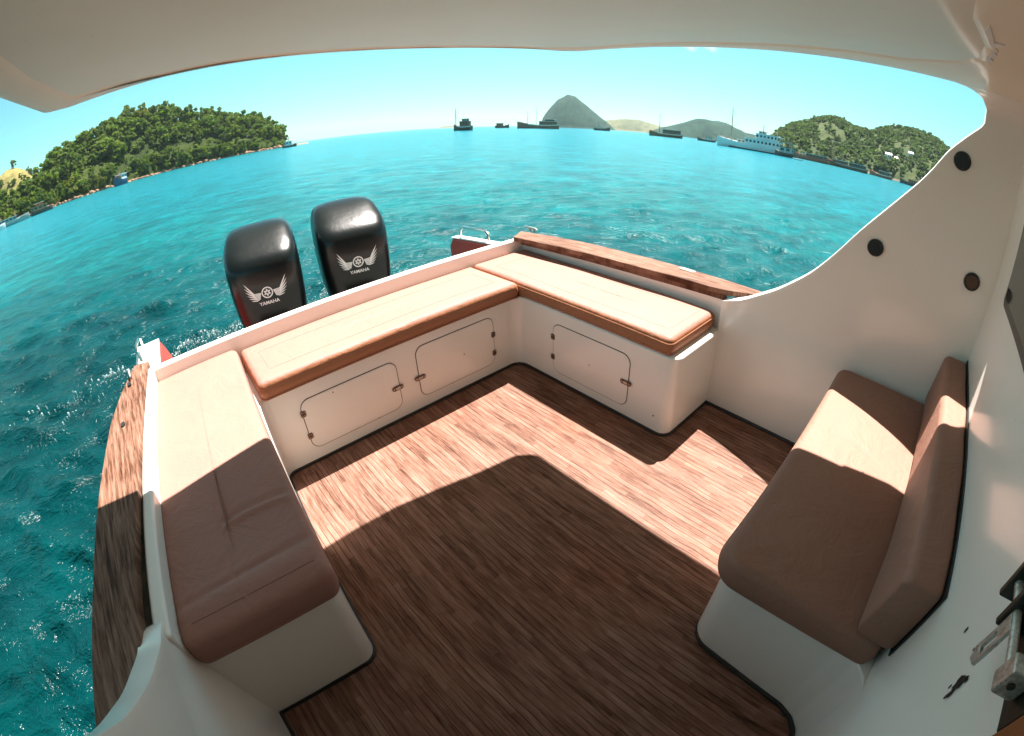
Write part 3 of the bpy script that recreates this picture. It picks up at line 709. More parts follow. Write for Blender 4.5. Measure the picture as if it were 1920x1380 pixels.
# ================================================================ SEA
SEA = -.37
def sea_mat():
    m, t, b = new_mat('sea_water', (.0,.03,.032), .19)
    b.inputs['IOR'].default_value = 1.333; b.inputs['Specular IOR Level'].default_value = .30
    v = coords(t)
    big = noise(t, v, .035, 3); mid = noise(t, v, .45, 4, .6)
    ln = N(t, 'ShaderNodeVectorMath', operation='DISTANCE'); ln.inputs[1].default_value = (-7., -5., 0.); t.links.new(v, ln.inputs[0])
    dd = math_(t, 'ADD', math_(t, 'DIVIDE', ln.outputs['Value'], 60.), math_(t, 'MULTIPLY', math_(t, 'SUBTRACT', big, .5), .5))
    c = ramp(t, dd, [(.15,(.0,.030,.031)),(.30,(.0,.135,.143)),(.5,(.0,.165,.20)),(1.,(.0,.20,.255))])   # sky reflection painted into the colour: dark near the boat, turquoise far out
    c = mixc(t, ramp(t, mid, [(.35,(.5,)*3),(.7,(0,)*3)]), c, (.0,.03,.036))
    t.links.new(c, b.inputs['Base Color'])
    CTMP = c
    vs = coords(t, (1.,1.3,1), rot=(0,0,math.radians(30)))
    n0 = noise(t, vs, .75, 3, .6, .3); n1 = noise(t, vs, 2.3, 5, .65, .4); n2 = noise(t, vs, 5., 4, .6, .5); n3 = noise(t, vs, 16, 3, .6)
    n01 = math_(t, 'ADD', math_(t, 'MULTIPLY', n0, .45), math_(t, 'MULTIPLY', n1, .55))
    c = mixc(t, ramp(t, n01, [(.40,(.75,)*3),(.53,(0,)*3)]), CTMP, mixc(t, 1., CTMP, (.42,.5,.54), 'MULTIPLY')); c = mixc(t, ramp(t, n01, [(.56,(0,)*3),(.66,(.6,)*3)]), c, mixc(t, 1., c, (1.,1.55,1.5), 'MULTIPLY')); t.links.new(c, b.inputs['Base Color'])  # dark streaks and pale crests: wave-slope reflections painted into the colour
    nb = bump(t, n0, .6, .09); nb = bump(t, n1, .85, .15, nb); nb = bump(t, n2, .6, .05, nb); nb = bump(t, n3, .22, .012, nb)
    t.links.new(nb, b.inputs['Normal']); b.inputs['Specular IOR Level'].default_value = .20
    return m
M['sea'] = sea_mat()
az = np.concatenate([np.arange(-85, 130, .26), np.arange(130, 275, 2.5)]); nA = len(az)
rad = np.concatenate([[.3], 1.2*1.0125**np.arange(0, 490)]); rad = np.concatenate([rad, [800, 1200, 2000, 3500, 6000]])
A, Rr = np.meshgrid(np.radians(az), rad); X = Rr*np.sin(A); Y = Rr*np.cos(A); Z = np.zeros_like(X)
sp = Rr*.0135
wr_ = np.random.default_rng(4)
for k in range(150):
    lam = .14*(2.2/.14)**wr_.random(); th = math.radians(30)+wr_.normal(0, .42); kx, ky = math.sin(th)*2*math.pi/lam, math.cos(th)*2*math.pi/lam
    amp = .0075*lam**.75*math.exp(-(lam/1.15)**2) ; fade = np.clip((lam/sp-2.5)/3, 0, 1)
    Z += amp*fade*np.sin(kx*X+ky*Y+wr_.uniform(0, 6.28)+.5*np.sin(.21*X-.13*Y+k))
Z = Z+1.6*np.clip(Z, 0, None)**2
inb = (X > -.75) & (X < 2.5) & (Y > -3) & (Y < 3.1); Z = np.where(inb, np.minimum(Z, .0), Z)
nR = len(rad); verts = np.stack([X, Y, Z], -1).reshape(-1, 3)
i, j = np.meshgrid(np.arange(nR-1), np.arange(nA), indexing='ij'); j2 = (j+1) % nA
quads = np.stack([i*nA+j, i*nA+j2, (i+1)*nA+j2, (i+1)*nA+j], -1).reshape(-1, 4)[:, ::-1]
me = bpy.data.meshes.new('sea'); me.vertices.add(len(verts)); me.vertices.foreach_set('co', verts.ravel())
me.loops.add(quads.size); me.loops.foreach_set('vertex_index', quads.ravel().astype(np.int32)); me.polygons.add(len(quads))
me.polygons.foreach_set('loop_start', np.arange(0, quads.size, 4, dtype=np.int32)); me.update(calc_edges=True)
me.shade_smooth(); me.materials.append(M['sea'])
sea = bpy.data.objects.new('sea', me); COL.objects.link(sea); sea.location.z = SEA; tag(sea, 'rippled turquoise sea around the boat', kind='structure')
def sea_z(x, y):
    return SEA
# foam of the wake: many small irregular flat flecks
M['foam'] = new_mat('sea_foam', (.5,.6,.59), .6)[0]
def foam(segs, name, label):
    mb = MB(); rf = random.Random(5)
    for (x0,y0,x1,y1,n,w,s) in segs:
        for _ in range(n):
            t = rf.random(); x = lerp(x0,x1,t)+rf.gauss(0,w); y = lerp(y0,y1,t)+rf.gauss(0,w*.7)+.12*math.sin(t*17)
            r = s*rf.uniform(.2,1.)**2.6*.55; k = 7; zz = rf.uniform(.004,.03); a0 = rf.random()*6; st = rf.uniform(.35,1)
            ring = []
            for q in range(k):
                a = 2*math.pi*q/k; rr = r*rf.uniform(.5,1.2); dx, dy = math.cos(a)*rr, math.sin(a)*rr*st
                ring.append((x+dx*math.cos(a0)-dy*math.sin(a0), y+dx*math.sin(a0)+dy*math.cos(a0)))
            mb.add([(p[0],p[1],zz) for p in ring]+[(x,y,zz+r*.25)]+[(p[0],p[1],zz-.03) for p in ring], [(q,(q+1)%k,k) for q in range(k)]+[(q,k+1+q,k+1+(q+1)%k,(q+1)%k) for q in range(k)])
    o = mb.build(name, 'foam', None); o.location.z = SEA+.01
    tag(o, label, kind='stuff')
foam([(-2.7,4.75,-1.1,5.05,80,.06,.022),(-1.1,5.05,.1,5.15,300,.05,.024),(.1,5.15,1.0,5.0,200,.06,.026),(-1.75,4.15,-1.45,4.5,22,.05,.02),(-.9,4.4,-1.2,4.7,14,.08,.015),
      (-2.9,5.4,-2.3,5.5,20,.1,.02),(1.4,5.2,1.9,5.3,60,.05,.02)], 'sea_foam', 'thin broken line of white foam on the sea behind the transom')

# ================================================================ ISLANDS
def terrain_mat(name, lo, hi, rockh, rock, nscale=.05, dry=None, dryz=(0,0), dryc=None):
    m, t, b = new_mat(name, lo, .95, spec=.1)
    v = coords(t); n = noise(t, v, nscale, 6, .65); n2 = noise(t, v, nscale*6, 4, .7)
    c = mixc(t, ramp(t, n, [(.36,(0,0,0)),(.62,(1,1,1))]), lo, hi)
    c = mixc(t, ramp(t, n2, [(.4,(0,0,0)),(.65,(.6,)*3)]), c, tuple(x*.45 for x in lo))
    sep = N(t, 'ShaderNodeSeparateXYZ'); t.links.new(v, sep.inputs[0])
    if dry:
        h = math_(t, 'ADD', sep.outputs['Z'], math_(t, 'MULTIPLY', n2, 10.))
        f = ramp(t, math_(t, 'DIVIDE', math_(t, 'SUBTRACT', h, dryz[0]), dryz[1]-dryz[0]), [(.35,(0,0,0)),(.5,(1,1,1))])
        f2 = ramp(t, n, [(.30,(0,0,0)),(.46,(1,1,1))])
        if dryc:
            vd = N(t, 'ShaderNodeVectorMath', operation='DISTANCE'); t.links.new(v, vd.inputs[0]); vd.inputs[1].default_value = dryc[:3]
            f = math_(t, 'MULTIPLY', f, ramp(t, math_(t, 'ADD', math_(t, 'DIVIDE', vd.outputs['Value'], dryc[3]*2), math_(t, 'MULTIPLY', math_(t, 'SUBTRACT', n2, .5), .3)), [(.4,(1,1,1)),(.5,(0,0,0))]))
        c = mixc(t, math_(t, 'MULTIPLY', f, f2), c, dry)
    hz = math_(t, 'ADD', sep.outputs['Z'], math_(t, 'MULTIPLY', n2, 1.6))
    rr = math_(t, 'LESS_THAN', hz, rockh+.8)
    rc = mixc(t, n2, tuple(x*.45 for x in rock), tuple(min(1,x*1.3) for x in rock))
    c = mixc(t, rr, c, rc)
    t.links.new(c, b.inputs['Base Color']); t.links.new(bump(t, n2, .6, 1.5), b.inputs['Normal']); return m
class Terr:
    def __init__(s, azs, els, d0, d1, d2, seed=0, na=2.0, sub=0.):
        s.azs, s.els, s.d0, s.d1, s.d2, s.seed, s.na, s.sub = azs, els, d0, d1, d2, seed, na, sub
        r = np.random.default_rng(seed); s.k = r.normal(0, 1, (14, 2)); s.p = r.uniform(0, 6.28, 14)
    def noise(s, x, y, L):
        return sum(math.sin((s.k[i,0]*x+s.k[i,1]*y)/L*(1+i*.35)+s.p[i])/(1+i*.35) for i in range(14))/3
    def H(s, az_, d):
        D0, D1, D2 = (f(az_) if callable(f) else f for f in (s.d0, s.d1, s.d2))
        top = max(0., D1*math.tan(math.radians(interp(az_, s.azs, s.els)-s.sub))+1.86)
        if d <= D0: return -1.5-(D0-d)*.05
        if d <= D1: t = (d-D0)/(D1-D0); f = t**.8*(1.0-.0*t); f = math.sin(f*math.pi/2)**1.05
        else: t = min(1, (d-D1)/(D2-D1)); f = 1-t*t*(3-2*t)
        x, y = d*math.sin(math.radians(az_)), d*math.cos(math.radians(az_))
        e = min(1, max(0,(az_-s.azs[0])*1.2), max(0,(s.azs[-1]-az_)*1.2))
        return (f*top)*e + s.na*s.noise(x, y, s.na*9)*min(1, top/8)*min(1,f*1.5)*e + .6*min(1, f*60)*e -.4
    def pos(s, az_, d): a = math.radians(az_); return (d*math.sin(a), d*math.cos(a), SEA+s.H(az_, d))
    def build(s, name, label, mat, da=.25, nd=60):
        A = np.arange(s.azs[0], s.azs[-1]+da, da); rows = []
        for a in A:
            D0, D1, D2 = (f(a) if callable(f) else f for f in (s.d0, s.d1, s.d2))
            row = []
            for k in range(nd+1):
                d = lerp(D0-6, D2, (k/nd)**1.15); row.append(s.pos(a, d))
            rows.append(row)
        mb = MB(); mb.loft(rows, False, False, closed=False); o = mb.build(name, mat, None, angle=180)
        o.data.shade_smooth(); tag(o, label, kind='structure'); return o
M['terr_left'] = terrain_mat('wooded_ground', (.02,.036,.008), (.045,.065,.012), .5, (.28,.17,.11))
M['terr_dry'] = terrain_mat('dry_grass_hill', (.10,.11,.03), (.34,.27,.10), .8, (.30,.2,.13), .03)
M['terr_right'] = terrain_mat('scrub_hill', (.04,.065,.028), (.08,.10,.04), .6, (.22,.15,.10), .035, (.42,.36,.11), (2, 20), (455, 97, 27, 19))
M['terr_cone'] = terrain_mat('cone_hill', (.010,.040,.032), (.026,.064,.050), -9., (.2,.17,.1), .012)
M['terr_far'] = terrain_mat('far_ridge', (.09,.11,.07), (.15,.16,.09), 2., (.25,.2,.12), .01)

def foliage_mat(name, c1, c2):
    m, t, b = new_mat(name, c1, .7, spec=.25)
    oi = N(t, 'ShaderNodeObjectInfo'); g = N(t, 'ShaderNodeNewGeometry')
    v = coords(t); n = noise(t, v, .9, 3)
    f = math_(t, 'ADD', math_(t, 'MULTIPLY', g.outputs['Random Per Island'], .5), math_(t, 'MULTIPLY', oi.outputs['Random'], .5))
    c = mixc(t, f, c1, c2); c = mixc(t, ramp(t, n, [(.4,(0,0,0)),(.65,(.5,)*3)]), c, tuple(x*.5 for x in c1))
    t.links.new(c, b.inputs['Base Color'])
    tr = N(t, 'ShaderNodeBsdfTranslucent'); t.links.new(mixc(t, 1., c, (1.,1.2,.5), 'MULTIPLY'), tr.inputs['Color']); mx = N(t, 'ShaderNodeMixShader'); mx.inputs[0].default_value = .45
    t.links.new(b.outputs[0], mx.inputs[1]); t.links.new(tr.outputs[0], mx.inputs[2]); t.links.new(mx.outputs[0], t.nodes['Material Output'].inputs['Surface'])
    return m
M['leaf'] = foliage_mat('foliage', (.048,.095,.016), (.20,.26,.038))
M['leaf_y'] = foliage_mat('yellow_green_foliage', (.10,.12,.015), (.20,.20,.03))
M['leaf_far'] = foliage_mat('grey_green_foliage', (.075,.12,.06), (.16,.20,.09))
M['bark'] = new_mat('bark', (.12,.09,.06), .9)[0]
def crown_np(r_, R, Hh, nclump, per, leaf):
    """leaf quads gathered in clumps spread through an uneven crown"""
    V = []
    for _ in range(nclump):
        u = r_.normal(size=3); u /= np.linalg.norm(u); rr = r_.uniform(.35, 1.)**.6
        c = np.array([u[0]*R*rr, u[1]*R*rr, Hh*(.55+.45*u[2]*rr)]); cr = R*r_.uniform(.22, .42)
        P = r_.normal(size=(per, 3)); P /= np.linalg.norm(P, axis=1)[:, None]; P *= cr*r_.uniform(.55, 1.05, (per, 1)); P[:, 2] *= .75; P += c
        nrm = P-c+r_.normal(size=(per,3))*cr*.5; nrm /= np.linalg.norm(nrm, axis=1)[:, None]
        a = np.cross(nrm, r_.normal(size=(per,3))); a /= np.linalg.norm(a, axis=1)[:, None]; b = np.cross(nrm, a)
        s = leaf*r_.uniform(.6, 1.4, (per,1)); V.append(np.stack([P-a*s-b*s*.7, P+a*s-b*s*.7, P+a*s*.7+b*s, P-a*s*.7+b*s*.9], 1))
    return np.concatenate(V).reshape(-1, 3)
def mesh_quads(name, V, mats, extra=None):
    mb = MB(); n = len(V)//4; mb.v = [tuple(map(float, p)) for p in V]; mb.f = [(4*i,4*i+1,4*i+2,4*i+3) for i in range(n)]
    nf = len(mb.f)
    if extra: mb.add(extra.v, extra.f)
    me = bpy.data.meshes.new(name); me.from_pydata(mb.v, [], mb.f)
    for m in mats: me.materials.append(M[m])
    idx = [0]*nf+[1]*(len(mb.f)-nf); me.polygons.foreach_set('material_index', idx); me.update(); return me
r_ = np.random.default_rng(21); tree_meshes = []
for k in range(6):
    R, Hh = r_.uniform(2.2, 3.4), r_.uniform(4.5, 6.5)
    V = crown_np(r_, R, Hh, 16, 46, .30); tr = MB(); tr.tube([(0,0,-1.5),(.1,.05,Hh*.3),(.0,.2,Hh*.6)], [.28,.2,.1], 7)
    for q in range(3): a = q*2.1+k; tr.tube([(.05,.05,Hh*.3),(math.cos(a)*R*.5,math.sin(a)*R*.5,Hh*.62)], [.12,.05], 5)
    tree_meshes.append(mesh_quads('broadleaf_tree', V, ['leaf_y' if k == 5 else 'leaf', 'bark'], tr))

AZL = [-24,-19,-17,-15,-13.3,-12,-9.05,-4.6,-2,-.56,1.57,4.5,6.35,9.3,12.3,13.8,15.2,16.2,17.6,18.6]
ELL = [1.2,1.6,1.9,2.1,2.9,3.9,5.16,6.28,6.8,7.06,6.88,5.4,5.6,4.3,3.8,3.0,1.7,.35,.12,-.3]
d0L = lambda a: interp(a, [-24,-18,-8,0,10,18.6], [190,215,250,275,300,330])
TL = Terr(AZL, ELL, d0L, lambda a: d0L(a)+75, lambda a: d0L(a)+170, 3, 1.3, 1.15)
TL.build('wooded_island', 'wooded island hill left of the outboards', 'terr_left', .3, 50)
AZD = [-26,-21,-19,-17.4,-16.5,-15.6,-14.5,-13,-11]; ELD = [2.5,3.0,3.6,4.35,4.85,4.8,4.2,3.,1.]
TD = Terr(AZD, ELD, 380, 450, 560, 8, 1.5); TD.build('dry_hill', 'dry yellow grass hill at the left edge', 'terr_dry', .25, 40)
cnt = 0; tries = 0; placed = []
rt = random.Random(11)
LBL = {0:'leafy green tree on the shore of the wooded island', 1:'leafy green tree on the slope of the wooded island', 2:'leafy green tree on the skyline of the wooded island'}
def add_tree(a, D, me, s, zone, T=TL, label=None, group='trees covering the wooded island'):
    o = bpy.data.objects.new('broadleaf_tree', me); COL.objects.link(o)
    x, y, z = T.pos(a, D); o.location = (x, y, z-.3); o.rotation_euler = (0,0,rt.uniform(0,6.28)); s *= 1.28; s2 = s*rt.uniform(.85,1.15); o.scale = (s2, s2, s*rt.uniform(.85,1.15))
    tag(o, label or LBL[zone], 'tree', group)
bands = [(.05,.04,70,0,.75),(.26,.06,55,1,.95),(.44,.07,48,1,1.05),(.62,.08,42,1,1.1),(.80,.08,40,1,1.1),(1.0,.06,48,2,1.05)]
for fr_, wd, n, zone, s in bands:
    for k in range(n):
        a = lerp(-20.5, 16.0, (k+rt.uniform(.1,.9))/n)
        if zone == 0 and (a > 12.0 and rt.random() < .55 or -4.6 < a < -2.4): continue
        if a > 15.6 and fr_ > .4: continue
        D = d0L(a)+75*(fr_+rt.uniform(-wd, wd))
        if TL.H(a, D) < .6: continue
        yl = rt.random() < (.10 if zone == 0 else .05)
        add_tree(a, D, tree_meshes[5] if yl else tree_meshes[rt.randrange(5)], s*rt.choice((rt.uniform(.65,1.),rt.uniform(.9,1.25),rt.uniform(1.15,1.45))), zone,
                 label=('yellow-green bushy tree on the shore of the wooded island' if zone == 0 else 'yellow-green tree among darker ones on the wooded island') if yl else None)
# undergrowth between the trees
V = []; rU = np.random.default_rng(77)
while len(V) < 520:
    a = rU.uniform(-21, 16); D = d0L(a)+rU.uniform(1, 76)
    if TL.H(a, D) < .7: continue
    s = rU.uniform(.5, 1.1); x, y, z = TL.pos(a, D); V.append(crown_np(rU, 2.3*s, 2.6*s, 6, 14, .36*s)+np.array([x, y, z-.4]))
me = mesh_quads('undergrowth', np.concatenate(V), ['leaf']); o = bpy.data.objects.new('undergrowth', me); COL.objects.link(o)
tag(o, 'dense green undergrowth between the trees of the wooded island', kind='stuff')
# bushes on the dry hill
for k in range(16):
    a = rt.uniform(-19, -13.2); D = 385+70*rt.uniform(.02,.95)
    add_tree(a, D, tree_meshes[rt.randrange(5)], rt.uniform(.45,.8), 1, TD, 'small green tree on the dry yellow hill', 'trees on the dry hill')
# shore rocks
M['rock'] = terrain_mat('shore_rock', (.36,.21,.13), (.45,.30,.20), -50, (.3,.2,.1), .5)
def rocks(T, a0, a1, n, name, label, smin, smax, seed):
    r2_ = np.random.default_rng(seed); mb = MB()
    for _ in range(n):
        a = r2_.uniform(a0, a1); D0 = T.d0(a) if callable(T.d0) else T.d0; D = D0+r2_.uniform(-2, 5); s = r2_.uniform(smin, smax)*r2_.uniform(.4,1)
        x = D*math.sin(math.radians(a)); y = D*math.cos(math.radians(a)); P = []
        n1, n2 = 5, 8
        rings = []
        for i in range(n1):
            ph = math.pi*(i+.5)/n1; rings.append([(x+s*math.sin(ph)*math.cos(q*2*math.pi/n2)*r2_.uniform(.7,1.3), y+s*math.sin(ph)*math.sin(q*2*math.pi/n2)*r2_.uniform(.7,1.3), SEA+.1+.3*s+s*.75*-math.cos(ph)*r2_.uniform(.8,1.2)) for q in range(n2)])
        mb.loft(rings)
    o = mb.build(name, 'rock', None, smooth=False); tag(o, label, kind='stuff')
rocks(TL, -20, 16.8, 420, 'shore_rocks', 'reddish boulders along the shore of the wooded island', .5, 1.7, 2)
# right-hand hills
AZR = [69,71,72,74.3,76,77.6,79,80.4,82.8,84.3,85.8,87,88.9,90.4,91.8,94,97,102]
ELR = [.3,1.1,2.2,3.5,4.1,4.8,4.75,4.25,4.35,5.0,5.45,5.6,5.35,5.0,4.5,3.8,2.6,.5]
TR = Terr(AZR, ELR, 330, 500, 700, 5, 2.0, .35); TR.build('scrub_hill', 'green scrub hill with a dry patch behind the moored boats', 'terr_right', .2, 70)
V = []
rR = np.random.default_rng(31)
while len(V) < 2300:
    a = rR.uniform(70, 97); D = rR.uniform(333, 520); T_ = TR.H(a, D)
    if T_ < .5: continue
    n_ = TR.noise(a*6, D*.2, 9.)
    if 76.3 < a < 79.6 and 15 < T_ < 31 and rR.random() < .85: continue
    if n_ < -.5 and rR.random() < .5: continue
    s = rR.uniform(.55, 1.25); c = crown_np(rR, 2.4*s, 3.8*s, 6, 9, .62*s); x, y, z = TR.pos(a, D); V.append(c+np.array([x, y, z-.3]))
me = mesh_quads('hill_forest', np.concatenate(V), ['leaf_far']); o = bpy.data.objects.new('hill_forest', me); COL.objects.link(o)
tag(o, 'grey-green scrub woodland covering the right-hand hill', kind='stuff')
TC = Terr([44.2,44.8,45.7,46.8,47.85,48.6,50,51.4,52.6,53.6], [-.1,.7,2.06,3.35,3.84,3.65,2.66,1.5,.6,-.1], 1250, 1400, 1700, 9, 3.0); TC.build('cone_hill', 'steep conical green hill on the horizon', 'terr_cone', .06, 50)
TA = Terr([51,52,54,56,58.6,60,61.5], [.3,.95,1.32,1.36,.75,.4,.0], 1700, 1850, 2300, 10, 3.); TA.build('far_ridge', 'low khaki ridge right of the cone hill', 'terr_far', .1, 30)
TB = Terr([56.8,57.5,60.4,62.8,64.5,65.9,68.4,70.5,73,76], [0,.2,1.34,2.2,2.2,2.03,1.35,1.1,.8,0], 950, 1080, 1400, 12, 3.); TB.build('far_ridge', 'grey-green ridge behind the white ship', 'terr_cone', .1, 30)
TE = Terr([32.6,33,34,36,37], [-.2,.12,.18,.15,-.1], 2600, 2700, 2900, 14, .5); TE.build('far_ridge', 'tiny low islet on the horizon behind the nearest mast', 'terr_far', .1, 10)

# ================================================================ BOATS AND HOUSES IN THE BAY
def sm(name, c, r=.6): M[name] = new_mat(name, c, r)[0]
sm('hull_white', (.68,.72,.74)); sm('hull_brown', (.22,.10,.06)); sm('hull_red', (.42,.12,.07)); sm('hull_dark', (.085,.065,.055)); sm('hull_blue', (.01,.07,.14))
sm('cream', (.80,.74,.64)); sm('dark_window', (.02,.035,.045), .2); sm('mast_wood', (.25,.17,.11)); sm('hull_grey', (.34,.37,.36)); sm('tarp', (.45,.20,.10)); sm('navy', (.01,.05,.08))
def ship(label, az_, d, length, beam, head, hull='hull_brown', free=1.6, sheer=.9, stripe=None, houses=(), masts=(), bowsprit=0., rig=True, canopy=None, name='moored_boat', kind='boat', boot=None, group='boats moored in the bay'):
    a = math.radians(az_); r = empty(name, (d*math.sin(a), d*math.cos(a), SEA), math.radians(90-head))
    tag(r, label, kind, group); L = length
    if d > 240: r.scale = (1, 1, 1.2)
    st = []
    for k in range(15):
        u = k/14; x = (u-.5)*L
        w = beam/2*min(1, (1-u)**.55*1.75)*min(1, .72+u*1.4); w = max(w, .04)
        zt = free*(1+sheer*(max(0,u-.45)/.55)**2*1.0+.25*sheer*(max(0,.3-u)/.3)**2)
        st.append((x, w, zt))
    def ring(x, w, z): return [(x,-w*.45,-.5),(x,-w*.85,.1*z),(x,-w,z*.75),(x,-w,z),(x,w,z),(x,w,z*.75),(x,w*.85,.1*z),(x,w*.45,-.5)]
    H = MB().loft([ring(x+ (0 if k < 12 else (k-11)*.02*L), w, z) for k, (x,w,z) in enumerate(st)]).build('hull', hull, r, angle=40)
    if stripe:
        for sg in (-1,1):
            S = MB(); S.loft([[(x,sg*(w+.03),z*.80),(x,sg*(w+.03),z*.97),(x,sg*(w-.05),z*.97),(x,sg*(w-.05),z*.80)] for x,w,z in st[:12]]); S.build('stripe', stripe, r)
    if boot:
        for sg in (-1,1):
            S = MB(); S.loft([[(x,sg*(w*.93),-.2),(x,sg*(w*.93+.02),z*.22),(x,sg*(w*.5),z*.22),(x,sg*(w*.5),-.2)] for x,w,z in st[:13]]); S.build('boot_stripe', boot, r)
    for (x0,x1,w,z0,z1,mt,nw,rt_) in houses:
        X0, X1 = (x0-.5)*L, (x1-.5)*L; hw = w*beam/2
        h = MB().box(X0,X1,-hw,hw,z0,z1).build('cabin', mt, r, bevel=.06, seg=1)
        if nw:
            ww = (X1-X0)/nw; bw = lambda *a: MB().box(*a).build('window', 'dark_window', h, smooth=False)
            for q in range(nw):
                for sg in (-1,1): bw(X0+ww*(q+.22),X0+ww*(q+.78),min(sg*(hw-.04),sg*(hw+.03)),max(sg*(hw-.04),sg*(hw+.03)),lerp(z0,z1,.42),lerp(z0,z1,.8))
            bw(X1-.04,X1+.03,-hw*.8,hw*.8,lerp(z0,z1,.45),lerp(z0,z1,.8)); bw(X0-.03,X0+.04,-hw*.7,hw*.7,lerp(z0,z1,.3),lerp(z0,z1,.8))
        if rt_: MB().box(X0-.4,X1+.4,-hw-.3,hw+.3,z1,z1+.14).build('roof', rt_, h)
    if canopy:
        x0, x1, z, mt = canopy; X0, X1 = (x0-.5)*L, (x1-.5)*L; C = MB().box(X0,X1,-beam*.45,beam*.45,z,z+.15).build('canopy', mt, r)
        n = max(2, int((X1-X0)/2))
        for q in range(n+1):
            for sg in (-1,1): MB().tube([(lerp(X0+.1,X1-.1,q/n),sg*beam*.42,free*.8),(lerp(X0+.1,X1-.1,q/n),sg*beam*.42,z+.05)], .05, 5).build('post', 'cream', C)
    for (x, h, y) in masts:
        X = (x-.5)*L; m_ = MB(); m_.tube([(X,y,free*.6),(X,y,h*.7),(X,y,h)], [.20,.15,.09], 7); m_.tube([(X,y-beam*.3,h*.62),(X,y+beam*.3,h*.62)], .06, 5)
        m_.tube([(X-.09*L,y,h*.58),(X+.02,y,h*.52)], .07, 5)
        mo = m_.build('mast', 'mast_wood', r)
        if rig:
            for tx in (X+.32*L, X-.25*L): MB().tube([(X,y,h*.93),(max(-.5*L,min(.55*L,tx)),0,free*1.2)], .03, 4).build('stay', 'hull_dark', mo)
    if bowsprit: MB().tube([(L*.40,0,free*(1+sheer*.6)),(L*.5+bowsprit,0,free*(1+sheer)+bowsprit*.3)], [.14,.06], 6).build('bowsprit', 'mast_wood', r)
    return r
W_, B_, D_ = 'hull_white', 'hull_brown', 'hull_dark'
ship('single dark-hulled fishing boat with one tall mast, first boat left of the others', 35.85, 250, 9.5, 4.2, 35.85-62, D_, 1.8, .6, W_, [(.12,.62,.8,1.8,3.9,'hull_brown',3,'hull_dark'),(.2,.5,.6,3.9,5.0,'hull_grey',2,'hull_dark')], [(.93,10.2,0)])
ship('small low dark boat just left of the long two-masted schooner', 40.3, 480, 13, 4, 40.3+80, D_, 1.8, .7, None, [(.1,.6,.7,1.8,3.9,'hull_brown',3,'hull_dark')], [(.8,6.5,0)], 2)
ship('long two-masted brown schooner moored in front of the cone hill', 44.6, 390, 31, 6.5, 44.6-86, B_, 2.6, .8, 'cream', [(.05,.50,.75,2.5,5.0,'hull_brown',8,'cream'),(.12,.36,.6,5.1,6.4,'hull_dark',4,'cream')], [(.58,15,0),(.80,12,0),(.36,11,0)], 6)
ship('small dark boat with two short masts below the right foot of the cone hill', 51.75, 470, 14.5, 4.2, 51.75+84, D_, 1.9, .6, 'hull_grey', [(.2,.5,.7,1.9,3.1,'cream',3,'hull_grey')], [(.3,7.5,0),(.72,8,0)], 1.5)
ship('brown boat with cream bow deck and single mast, midway between cone hill and white ship', 59.25, 300, 19, 5, 59.25-84, B_, 1.7, .6, 'cream', [(.06,.62,.8,1.7,3.7,'hull_brown',7,'hull_grey')], [(.74,12.2,0)], 2.5)
ship('small low boat moored just left of the white ship', 63.9, 330, 11.5, 3.4, 63.9-80, D_, 1.2, .6, W_, [(.15,.6,.7,1.2,2.5,'cream',3,'hull_brown')], [(.75,4.4,0)])
ws = ship('large white passenger ship with two decks of cabins and a tall foremast', 69.1, 182, 23.5, 6.2, 69.1-80, 'hull_white', 2.1, .75, None,
     [(.06,.60,.86,2.1,4.3,'hull_white',9,'hull_white'),(.10,.44,.78,4.45,6.5,'hull_white',6,'hull_white'),(.30,.40,.5,6.6,7.4,'hull_grey',2,'hull_grey'),(.60,.72,.6,2.1,3.4,'cream',2,'cream')], [(.84,15.2,0),(.34,10.2,0),(.12,8.2,0)], 3.0, boot='navy', canopy=(.02,.30,6.2,'hull_white'))
ship('dark boat with open two-tier superstructure at the stern of the white ship', 73.0, 172, 7.6, 3.2, 73.0-60, D_, 1.3, .6, None, [(.15,.75,.8,1.3,3.2,'hull_grey',2,'hull_dark')], [(.2,6.6,.8),(.45,6.2,-.8)], canopy=(.1,.8,4.7,'hull_grey'))
ship('tiny white dinghy floating right of the white ship', 74.5, 150, 3.0, 1.3, 74.5-80, W_, .38, .4, None, (), (), rig=False)
ship('red-brown boat with cream roof, first right of the white ship', 76.2, 225, 15, 4.2, 76.2-82, 'hull_red', 1.5, .7, None, [(.08,.72,.8,1.5,3.0,'hull_brown',6,'cream')], (), canopy=(.72,.92,2.6,'cream'))
ship('long dark brown boat with tall mast and pale roof below the dry patch', 80.2, 230, 19, 4.6, 80.2-84, 'hull_brown', 1.6, .7, 'hull_grey', [(.05,.45,.8,1.6,3.1,'hull_dark',6,'cream'),(.50,.86,.75,1.7,3.0,'hull_brown',4,'cream')], [(.88,12,0)], 1.5)
ship('small reddish boat right of the long dark brown one', 84.2, 250, 11, 3.4, 84.2-80, 'hull_red', 1.2, .7, 'cream', [(.1,.6,.8,1.2,2.5,'hull_brown',4,'cream')], ())
ship('small dark boat farthest right by the white cabin wall', 87.6, 255, 10, 3.2, 87.6-84, D_, 1.2, .7, None, [(.1,.6,.8,1.2,2.3,'hull_red',4,'hull_brown')], ())
ship('blue-hulled fishing boat with white wheelhouse under the trees of the wooded island', -3.9, 225, 9.5, 4, -3.9-150, 'hull_blue', 2.4, .5, None, [(.1,.6,.8,2.2,4.6,'hull_white',3,'hull_white'),(.55,.8,.6,2.4,3.6,'tarp',2,'tarp')], [(.45,7.6,0)], group='boats by the wooded island')
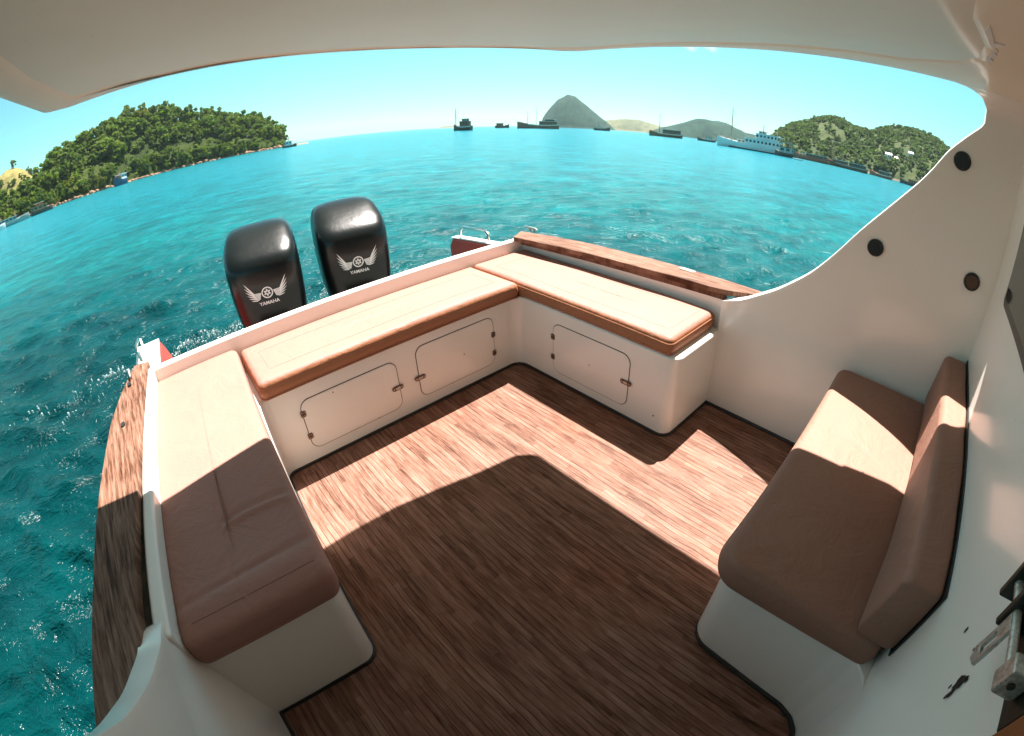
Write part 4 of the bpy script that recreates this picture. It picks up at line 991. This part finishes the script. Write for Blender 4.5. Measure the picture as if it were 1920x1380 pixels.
ship('small white boat with dark hull off the tip of the wooded island', 15.8, 235, 6.6, 2.6, 15.8+70, D_, 1.0, .6, W_, [(.2,.65,.8,1.0,2.8,'hull_white',2,'hull_white')], [(.5,5.2,0)], group='boats by the wooded island')
ship('long grey outrigger boat with bamboo frame at the left edge', -17.2, 165, 13, 3., -17.2+80, 'hull_grey', 1.2, .6, W_, [(.2,.7,.8,1.2,2.2,'hull_grey',5,'cream')], [(.3,3.8,0),(.7,4.,0)], group='boats by the wooded island')
ship('wooden boat with orange-brown tarpaulin near the left edge', -13.3, 178, 8.0, 3., -13.3+72, 'hull_dark', 1.1, .6, None, [(.1,.75,.85,1.1,2.6,'tarp',3,'tarp'),(.3,.6,.6,2.6,3.4,'tarp',2,'cream')], (), group='boats by the wooded island')
ship('pale speedboat at the left edge in front of the outrigger boat', -19.5, 150, 9, 2.6, -19.5+78, W_, 1.0, .6, None, [(.2,.6,.7,1.0,1.7,'hull_grey',3,None)], (), group='boats by the wooded island')
def house(label, az_, D, w, h):
    x, y, z = TR.pos(az_, D); r = empty('hillside_house', (x,y,z), -math.radians(az_)); tag(r, label, 'house', 'white houses on the right-hand hill')
    MB().box(-w/2,w/2,-2,2,-2,h).build('wall', 'white', r)
    q = MB(); q.add([(-w/2-.3,-2.3,h),(w/2+.3,-2.3,h),(w/2+.3,2.3,h),(-w/2-.3,2.3,h),(-w/2,0,h+1.2),(w/2,0,h+1.2)], [(0,1,5,4),(2,3,4,5),(0,4,3),(1,2,5),(0,3,2,1)]); q.build('roof', 'white', r, smooth=False)
    for k in range(3): MB().box(-w/2+w*(k+.3)/3,-w/2+w*(k+.65)/3,-2.03,-1.98,h*.25,h*.75).build('window', 'dark_window', r, smooth=False)
house('white house low on the right-hand hill, the leftmost and largest', 84.7, 352, 4.5, 3.2)
house('small white hut just right of the largest white house on the hill', 85.6, 350, 2.2, 2.0)
house('small white house on the hill nearest the white cabin wall', 87.2, 362, 3.6, 2.0)

# ================================================================ HAZE
HAZE = .00007
mb = MB().box(-6400, 6400, -6400, 6400, SEA-12, 175); hz = mb.build('haze', 'white', None, smooth=False); hz.data.materials.clear()
hm = bpy.data.materials.new('haze_air'); hm.use_nodes = True; ht = hm.node_tree; ht.nodes.clear()
pv = ht.nodes.new('ShaderNodeVolumePrincipled'); pv.inputs['Color'].default_value = (.72,.95,1.,1); pv.inputs['Density'].default_value = HAZE; pv.inputs['Anisotropy'].default_value = .2
ho = ht.nodes.new('ShaderNodeOutputMaterial'); ht.links.new(pv.outputs[0], ho.inputs['Volume']); hz.data.materials.append(hm)
tag(hz, 'thin sea haze', kind='stuff')
